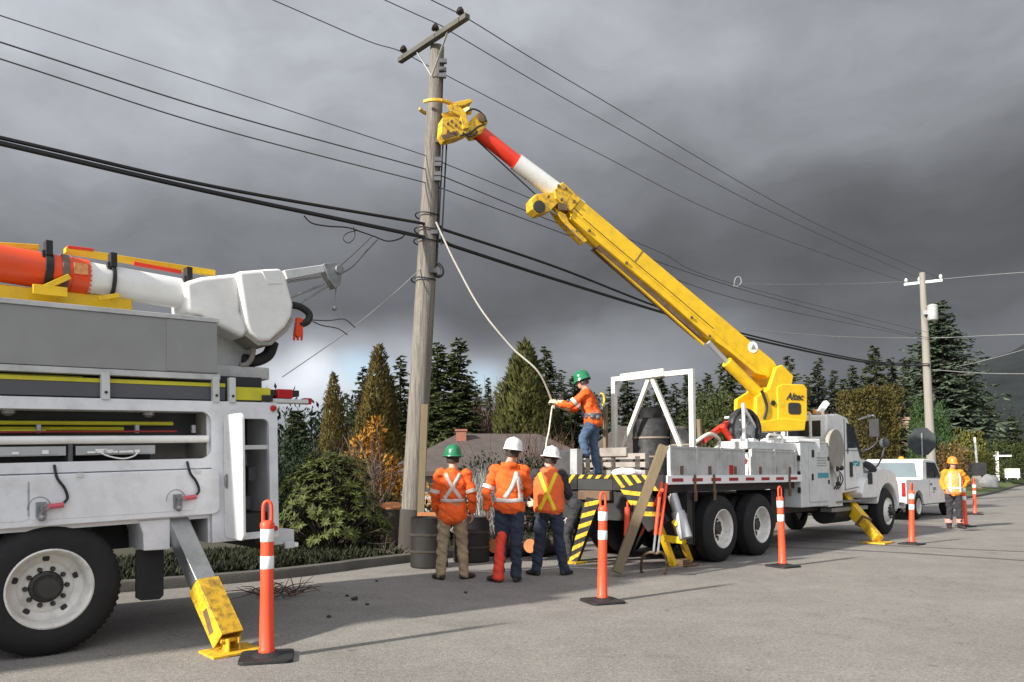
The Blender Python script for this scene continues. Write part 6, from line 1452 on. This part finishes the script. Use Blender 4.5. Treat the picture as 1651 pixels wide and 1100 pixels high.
for k, (px, top, Y, hw) in enumerate(((560, 628, 58, 46), (630, 600, 56, 44), (672, 590, 58, 46), (812, 612, 60, 40), (905, 590, 58, 46), (960, 628, 62, 44), (985, 612, 60, 44), (1040, 618, 60, 44), (1090, 612, 62, 44), (1125, 612, 64, 40), (1205, 600, 60, 50), (1240, 596, 62, 44), (1300, 598, 64, 40), (1360, 604, 64, 40), (1392, 596, 64, 40), (1456, 580, 64, 44))):
    C('dark fir in the farther row ' + ('left of the golden cypress', 'behind the golden cypress', 'behind the wooden pole', 'left of the olive cypress', 'right of the olive cypress', 'behind the rope man', 'behind the A-frame left post', 'behind the A-frame middle', 'behind the A-frame right post', 'right of the A-frame', 'behind the lift cylinder', 'behind the turret', 'above the cab', 'left of the block hedge', 'behind the block hedge', 'right of the block hedge')[k], px, top, Y, hw, LM['fir' if k % 3 == 0 else 'dark'], 200 + k, dens=.7)
def atv(px, Y, z=None):
    q = P(px, 760, Y); q.z = verge_at(q.x, q.y) if z is None else z; return q
# near garden shrubs
def rhododendron(label, loc, w, h, n, seed):
    rn = random.Random(seed); vs, fs = [], []; tk = MB()
    for i in range(n):
        a = rn.random() * 6.283; zf = rn.random() ** .8; k = noise.noise(V((math.cos(a) * 1.3, math.sin(a) * 1.3, zf * 2.2)) + V((seed, 0, 0)))
        rr_ = w * (1 - .62 * zf ** 1.6) * (1 + .55 * k) * (1 - .5 * rn.random() ** 2.2)
        e = V((math.cos(a) * rr_, math.sin(a) * rr_ * .8, .1 + h * zf * (1 + .18 * k) + .05 * rn.random())); out = V((e.x, e.y, .25 + .9 * zf * w)).normalized()
        if i % 4 == 0: tk.tube(catmull([(e.x * .2, e.y * .2, .0), (e.x * .6, e.y * .6, e.z * .6), e], 3), [.018, .016, .014, .012, .01, .008, .006], 4, False)
        t1 = out.orthogonal().normalized(); t2 = out.cross(t1); m = rn.randint(7, 10); a1 = rn.random() * 6
        for q in range(m):
            b = a1 + 6.283 * q / m; sd = t1 * math.cos(b) + t2 * math.sin(b); d = (sd + out * rn.uniform(-.15, .75) + V((0, 0, -.25))).normalized(); l = rn.uniform(.09, .15)
            leaf_quad(vs, fs, e, d, out, l, l * .34, rn, .15)
    return finish_tree('rhododendron', label, 'shrub', loc, vs, fs, LM['rhodo'], tk, M['bark'], None)
q = atv(536, 13.9); rhododendron('big glossy green rhododendron beside the bucket truck', q, .95, 1.5, 620, 31)
q = atv(462, 14.6); bush('dark_shrub', 'dark evergreen shrub right behind the bucket truck tail', 'shrub', q, [(0, 0, .7, .6, .5, .8), (.4, .3, .5, .5, .5, .6), (-.5, .3, .9, .5, .5, .9)], LM['dshrub'], 5000, .09, 32, 8)
q = atv(470, 18); bush('dark_shrub', 'tall dark shrub mass behind the rhododendron', 'shrub', q, [(0, 0, 1.5, 1.0, .8, 1.5), (.9, .3, 1.0, .8, .7, 1.1)], LM['dshrub'], 6500, .11, 33, 8)
q = atv(640, 15.4); bush('dark_shrub', 'low dark ground shrub behind stump and barrel', 'shrub', q, [(-.3, 0, .35, .8, .5, .5), (.6, .1, .3, .7, .5, .45)], LM['dshrub'], 1800, .1, 34, 6)
q = atv(604, 17.0); bush('autumn_shrub', 'yellow orange autumn shrub right of the rhododendron', 'shrub', q, [(0, 0, 1.3, .6, .5, .8), (.35, 0, .9, .55, .5, .7), (-.2, 0, 1.9, .4, .4, .5), (.0, 0, 2.4, .22, .2, .3)], LM['autumn'], 2600, .12, 35, 16, tw='twig')
q = atv(585, 16.0); twiggy('bare_shrub', 'fan of bare grey twigs between rhododendron and autumn shrub', q, 1.4, 2.0, 36, 'twig', 36)
q = atv(715, 37); bush('russet_shrub', 'olive and russet shrub above house roof right of the wooden pole', 'shrub', q, [(0, 0, 2.6, 1.1, .8, 1.5), (.9, .3, 2.2, .7, .7, 1.2)], LM['olive'], 1800, .15, 37, 6)
q = atv(770, 44); twiggy('bare_shrub', 'reddish bare shrub thicket behind the chimney', q, 4.5, 5.6, 130, 'redtwig', 38, .035)
q = atv(905, 36); bush('russet_shrub', 'russet brown shrub behind the roof near the man on truck', 'shrub', q, [(0, 0, 2.6, 1.4, 1, 1.5), (1.2, .4, 2.2, 1, 1, 1.2)], LM['rust'], 1500, .16, 39, 8, tw='twig')
q = atv(700, 15.6); bush('autumn_shrub', 'small yellow leaved plant in front of the house, beside the pole board', 'shrub', q, [(.15, 0, .8, .35, .3, .4), (.4, 0, .5, .3, .3, .35)], LM['autumn'], 420, .1, 40, 8, tw='twig')
q = atv(850, 17.5); bush('dark_shrub', 'dark shrubs in front of the house wall behind the crew', 'shrub', q, [(-1.1, .2, .7, .9, .5, .95), (.2, 0, .8, .8, .5, 1.0), (1.2, .2, .7, .8, .5, .9)], LM['dshrub'], 6000, .1, 61, 8)
q = atv(870, 24); twiggy('bare_shrub', 'reddish brown bare shrubs in front of the bungalow roof', q, 3.2, 3.1, 90, 'redtwig', 62, .016)
q = atv(785, 16.6); twiggy('pale_grass_shrub', 'pale silvery twig clump seen between the crew in front of the house', q, .7, 1.3, 60, 'stucco', 41, .012)
q = atv(1160, 27); bush('round_tree', 'round olive leaved tree behind the truck side boards', 'tree', q, [(0, 0, 3.0, 1.15, 1, 1.2), (.8, .2, 2.6, .8, .8, 1.0), (-.7, 0, 2.3, .8, .8, 1.1), (.1, 0, 1.4, 1.2, 1, 1.1)], LM['mid'], 6500, .13, 42, 8)
q = atv(1402, 28); clipped('block_hedge', 'tall clipped golden brown block hedge behind the truck mirrors', V((q.x, q.y, 0)), 1.55, 1.5, 4.3, LM['hedge'], 11000, .12, 43)
q = atv(1560, 58); bush('yellow_shrub', 'yellow green hedge shrub behind the flagger', 'hedge', V((q.x, q.y, .5)), [(-1.9, 0, 1.6, 1.4, 1, 1.7), (.1, 0, 2.0, 1.4, 1, 2.0), (1.5, .5, 1.3, 1.1, 1, 1.3)], LM['lime'], 4200, .22, 44, 6)
q = atv(1616, 78); bush('round_hedge', 'rounded dark green clipped hedge at right edge behind the white sign post', 'hedge', V((q.x, q.y, .6)), [(0, 0, 1.9, 2.4, 1.8, 2.1), (3.4, 0, 1.7, 2.2, 1.8, 1.9)], LM['mid'], 6000, .2, 45, 4)
q = atv(1450, 44); bush('yellow_shrub', 'low yellow hedge left of the stop sign', 'hedge', V((q.x, q.y, 0)), [(0, 0, 1.0, 1.0, 1, 1.1), (1.4, 0, .8, .9, 1, 1.0)], LM['lime'], 1300, .2, 46, 4)
q = atv(1530, 48); bush('russet_shrub', 'brown shrub at the foot of the far utility pole', 'shrub', V((q.x, q.y, 0)), [(0, 0, 1.2, 1.0, 1, 1.4), (.3, 0, 2.2, .8, 1, 1.0)], LM['rust'], 1100, .2, 47, 5)
rn_ = random.Random(77)
for i, (px, Y, rx, rz, mm) in enumerate(((1235, 60, 4, 4, 'dark'), (1320, 62, 5, 3.6, 'dark'), (1450, 64, 4.5, 4, 'dark'), (1640, 128, 12, 7.5, 'dark'), (1560, 122, 10, 7.5, 'dshrub'), (560, 50, 4, 4, 'dshrub'), (690, 56, 5, 4, 'dshrub'), (830, 60, 5, 4, 'dshrub'), (985, 58, 5, 3.8, 'dshrub'), (1090, 60, 5, 3.6, 'dshrub'), (420, 46, 4, 4, 'dshrub'))):
    q = atv(px, Y, -1.6); bush('tree_belt', ['dark tree belt right of the boom foot', 'dark tree belt behind the cab roof', 'dark tree belt behind the block hedge', 'dark tree belt at right edge below the hill', 'dark tree belt behind the flagger', 'dark low trees behind the orange autumn shrub', 'dark low trees behind the twin firs', 'dark low trees behind the olive cypress', 'dark low trees behind the A-frame left leg', 'dark low trees behind A-frame right leg', 'dark low trees hidden behind the bucket truck tail'][i], 'trees', q, [(0, 0, rz * .9, rx, 2, rz * 1.1), (rx * .7, .5, rz * .7, rx * .7, 2, rz * .9), (-rx * .7, .5, rz * .75, rx * .7, 2, rz * .95)], LM[mm], 2600, .42, 50 + i, 3, group='background tree belt')
# fallen leaves and low growth on the verge: one mat nobody could count
rn2 = random.Random(5); vs, fs = [], []
for i in range(9000):
    k = rn2.uniform(60, 92); i0 = int(k); p = KERB[i0].lerp(KERB[i0 + 1], k - i0) if i0 + 1 < len(KERB) else KERB[i0]; d = .25 + abs(rn2.gauss(0, 1.6)); q = p + left_normal(i0) * d; q.z = verge_z(d, q.y) + .01
    a = rn2.random() * 6.28; leaf_quad(vs, fs, q, V((math.cos(a), math.sin(a), rn2.uniform(.2, 1.6))).normalized(), V((0, 0, 1)), rn2.uniform(.05, .16), rn2.uniform(.02, .05), rn2)
for i in range(9000):
    t_ = rn2.uniform(30, 60); i0 = int(t_); p = KERB[i0].lerp(KERB[i0 + 1], t_ - i0); d = .25 + abs(rn2.gauss(0, 1.8)); q = p + left_normal(i0) * d; q.z = verge_z(d, q.y) + .01
    a = rn2.random() * 6.28; leaf_quad(vs, fs, q, V((math.cos(a), math.sin(a), rn2.uniform(.2, 1.6))).normalized(), V((0, 0, 1)), rn2.uniform(.05, .16), rn2.uniform(.02, .05), rn2)
me = bpy.data.meshes.new('verge_growth'); me.from_pydata(vs, [], fs); me.materials.append(leafmat('verge_growth', (.022, .026, .010), .8)); o = bpy.data.objects.new('verge_growth', me); col.objects.link(o); tag(o, kind='stuff')

# ------------------------------------------------------------------ houses, signs
def hip_house(name, label, c, w, d, base, eave, ridge, rlen, rot, roofm, wallm, wins=(), over=.5):
    t = thing(name, label, 'house', c, (0, 0, rot)); g = MB(); g.box(-w / 2, w / 2, -d / 2, d / 2, base, eave); g.build('wall', wallm, t)
    g = MB(); W, D = w / 2 + over, d / 2 + over; vs = [(-W, -D, eave), (W, -D, eave), (W, D, eave), (-W, D, eave), (-rlen / 2, 0, ridge), (rlen / 2, 0, ridge)]
    vs += [(x, y, z - .16) for x, y, z in vs[:4]]; g.add(vs, [(0, 1, 5, 4), (1, 2, 5), (2, 3, 4, 5), (3, 0, 4), (6, 7, 1, 0), (7, 8, 2, 1), (8, 9, 3, 2), (9, 6, 0, 3), (9, 8, 7, 6)]); rf = g.build('roof', roofm, t, smooth=0)
    for x0, x1, z0, z1 in wins:
        g = MB(); g.box(x0, x1, -d / 2 - .03, -d / 2 - .002, z0, z1); wf = g.build('window', M['white'], t); g = MB(); g.box(x0 + .07, x1 - .07, -d / 2 - .036, -d / 2 - .03, z0 + .07, z1 - .07); g.build('pane', M['paleglass'], wf)
    return t, rf
q = P(800, 760, 29)
h_, rf = hip_house('bungalow', 'low bungalow with brown shingle hip roof below the street behind the crew', V((-.55, 31, 0)), 7.2, 7.0, -1.7, 1.45, 2.95, 3.2, R(4), M['roof'], M['stucco'], [(-2.5, -1.2, -.4, .7), (-.4, 1.4, -.6, .7), (2.2, 3.0, -.4, .6)], .6)
g = MB(); cx = P(742, 700, 30.5).x + .55; g.box(cx - .2, cx + .2, -.9, -.4, 1.6, 3.0); g.box(cx - .24, cx + .24, -.94, -.36, 3.0, 3.08); g.build('chimney', M['brick'], rf)
q = P(1085, 760, 27); hip_house('shed_house', 'grey brown roofed house right behind the steel drums on the truck', V((q.x, 30, 0)), 6.0, 6, -1.7, 1.5, 3.2, 3.0, R(0), M['roof'], M['stucco'], [(-1, 1, .2, 1.2)], .4)
q = P(1462, 760, 62); hip_house('white_house', 'far white house with grey roof between block hedge and far pole', V((q.x, 64, 0)), 9, 7, -.5, 3.1, 5.2, 3, R(-20), M['greyroof'], M['stucco'], [(-2.5, -1, 1.2, 2.4), (1, 2.6, 1.2, 2.4)])
q = P(1418, 760, 58); t = thing('brick_chimney', 'pinkish chimney stack beyond the block hedge', 'chimney', (P(1452, 760, 60).x, 60, 0)); g = MB(); g.box(-.5, .5, -.5, .5, 0, 5.4); g.box(-.6, .6, -.6, .6, 5.4, 5.6); g.build('chimney_stack', mat('pale_brick', (.4, .26, .2), .9, var=.15), t)
q = P(1640, 760, 80); t = thing('garden_wall', 'low pale concrete garden wall at right edge behind the lawn', 'wall', (q.x, 80, .7)); g = MB(); g.box(-2.2, 4, -.1, .1, 0, .75); g.box(-2.3, 4.1, -.14, .14, .75, .83); g.build('wall_body', M['stucco'], t)
# road sign seen from behind, sign post, boards
q = P(1488, 760, 30.5); t = thing('stop_sign', 'back of a dark grey octagonal road sign on a thin post', 'road sign', (q.x, q.y, .05), (0, 0, R(-25)))
g = MB(); g.box(-.025, .025, -.02, .02, 0, 2.9); g.build('sign_post', M['steel'], t)
g = MB(); zc = P(1490, 714, 30.5).z; g.prism([(.52 * math.cos(R(22.5 + 45 * i)), zc + .58 * math.sin(R(22.5 + 45 * i))) for i in range(8)], .035, .045); g.build('sign_plate', mat('sign_back', (.03, .038, .04), .6), t)
q = G(1610, 776); q = V((P(1608, 760, 64).x, 64, .68)); t = thing('yard_sign_post', 'white timber yard sign post with side arm on the lawn', 'sign post', q, (0, 0, R(-20)))
g = MB(); g.box(-.11, .11, -.11, .11, 0, 2.4); g.build('post', M['white'], t, bevel=.01)
g = MB(); g.box(-.26, 1.05, -.06, .06, 1.97, 2.1); g.build('arm', M['white'], t, bevel=.01)
q = P(1632, 760, 72); t = thing('white_board', 'blank white board standing right of the white sign post', 'board', (q.x, q.y, .7), (0, 0, R(-20))); g = MB(); g.box(-.6, .6, -.03, .03, .15, 1.0); g.build('panel', M['white'], t); g = MB(); g.box(-.45, -.4, -.02, .02, 0, .95); g.box(.4, .45, -.02, .02, 0, .95); g.build('leg', M['white'], t)
q = P(1573, 760, 54); t = thing('dark_board', 'dark low mailbox board behind the flagger', 'board', (q.x, q.y, .15)); g = MB(); g.box(-.75, .7, -.15, .15, 1.0, 1.9); g.build('panel', M['inner'], t, bevel=.02); g = MB(); g.box(-.3, .3, -.12, .12, 0, 1.05); g.build('leg', M['beige'], t)
q = P(1577, 760, 56); t = thing('white_stake', 'thin white pole rising behind the dark mailbox board', 'pole', (q.x, q.y, .3)); g = MB(); g.tube([(0, 0, 0), (-.16, 0, 3.6)], .08, 8); g.build('pole_body', M['white'], t)
q = P(1594, 760, 52); t = thing('boulder', 'grey boulder on the lawn edge right of the farthest orange post', 'boulder', (q.x, q.y, .35)); t.scale = (1.25, 1.25, 1.25); g = MB(); g.ball((0, 0, .25), .55, 20, 12, (1, .7, .8))
for i, p in enumerate(g.v): v_ = V(p); k = 1 + .25 * noise.noise(v_ * 2.2); g.v[i] = (p[0] * k, p[1] * k, max(0, p[2] * k))
g.build('rock', M['stone'], t, smooth=25)
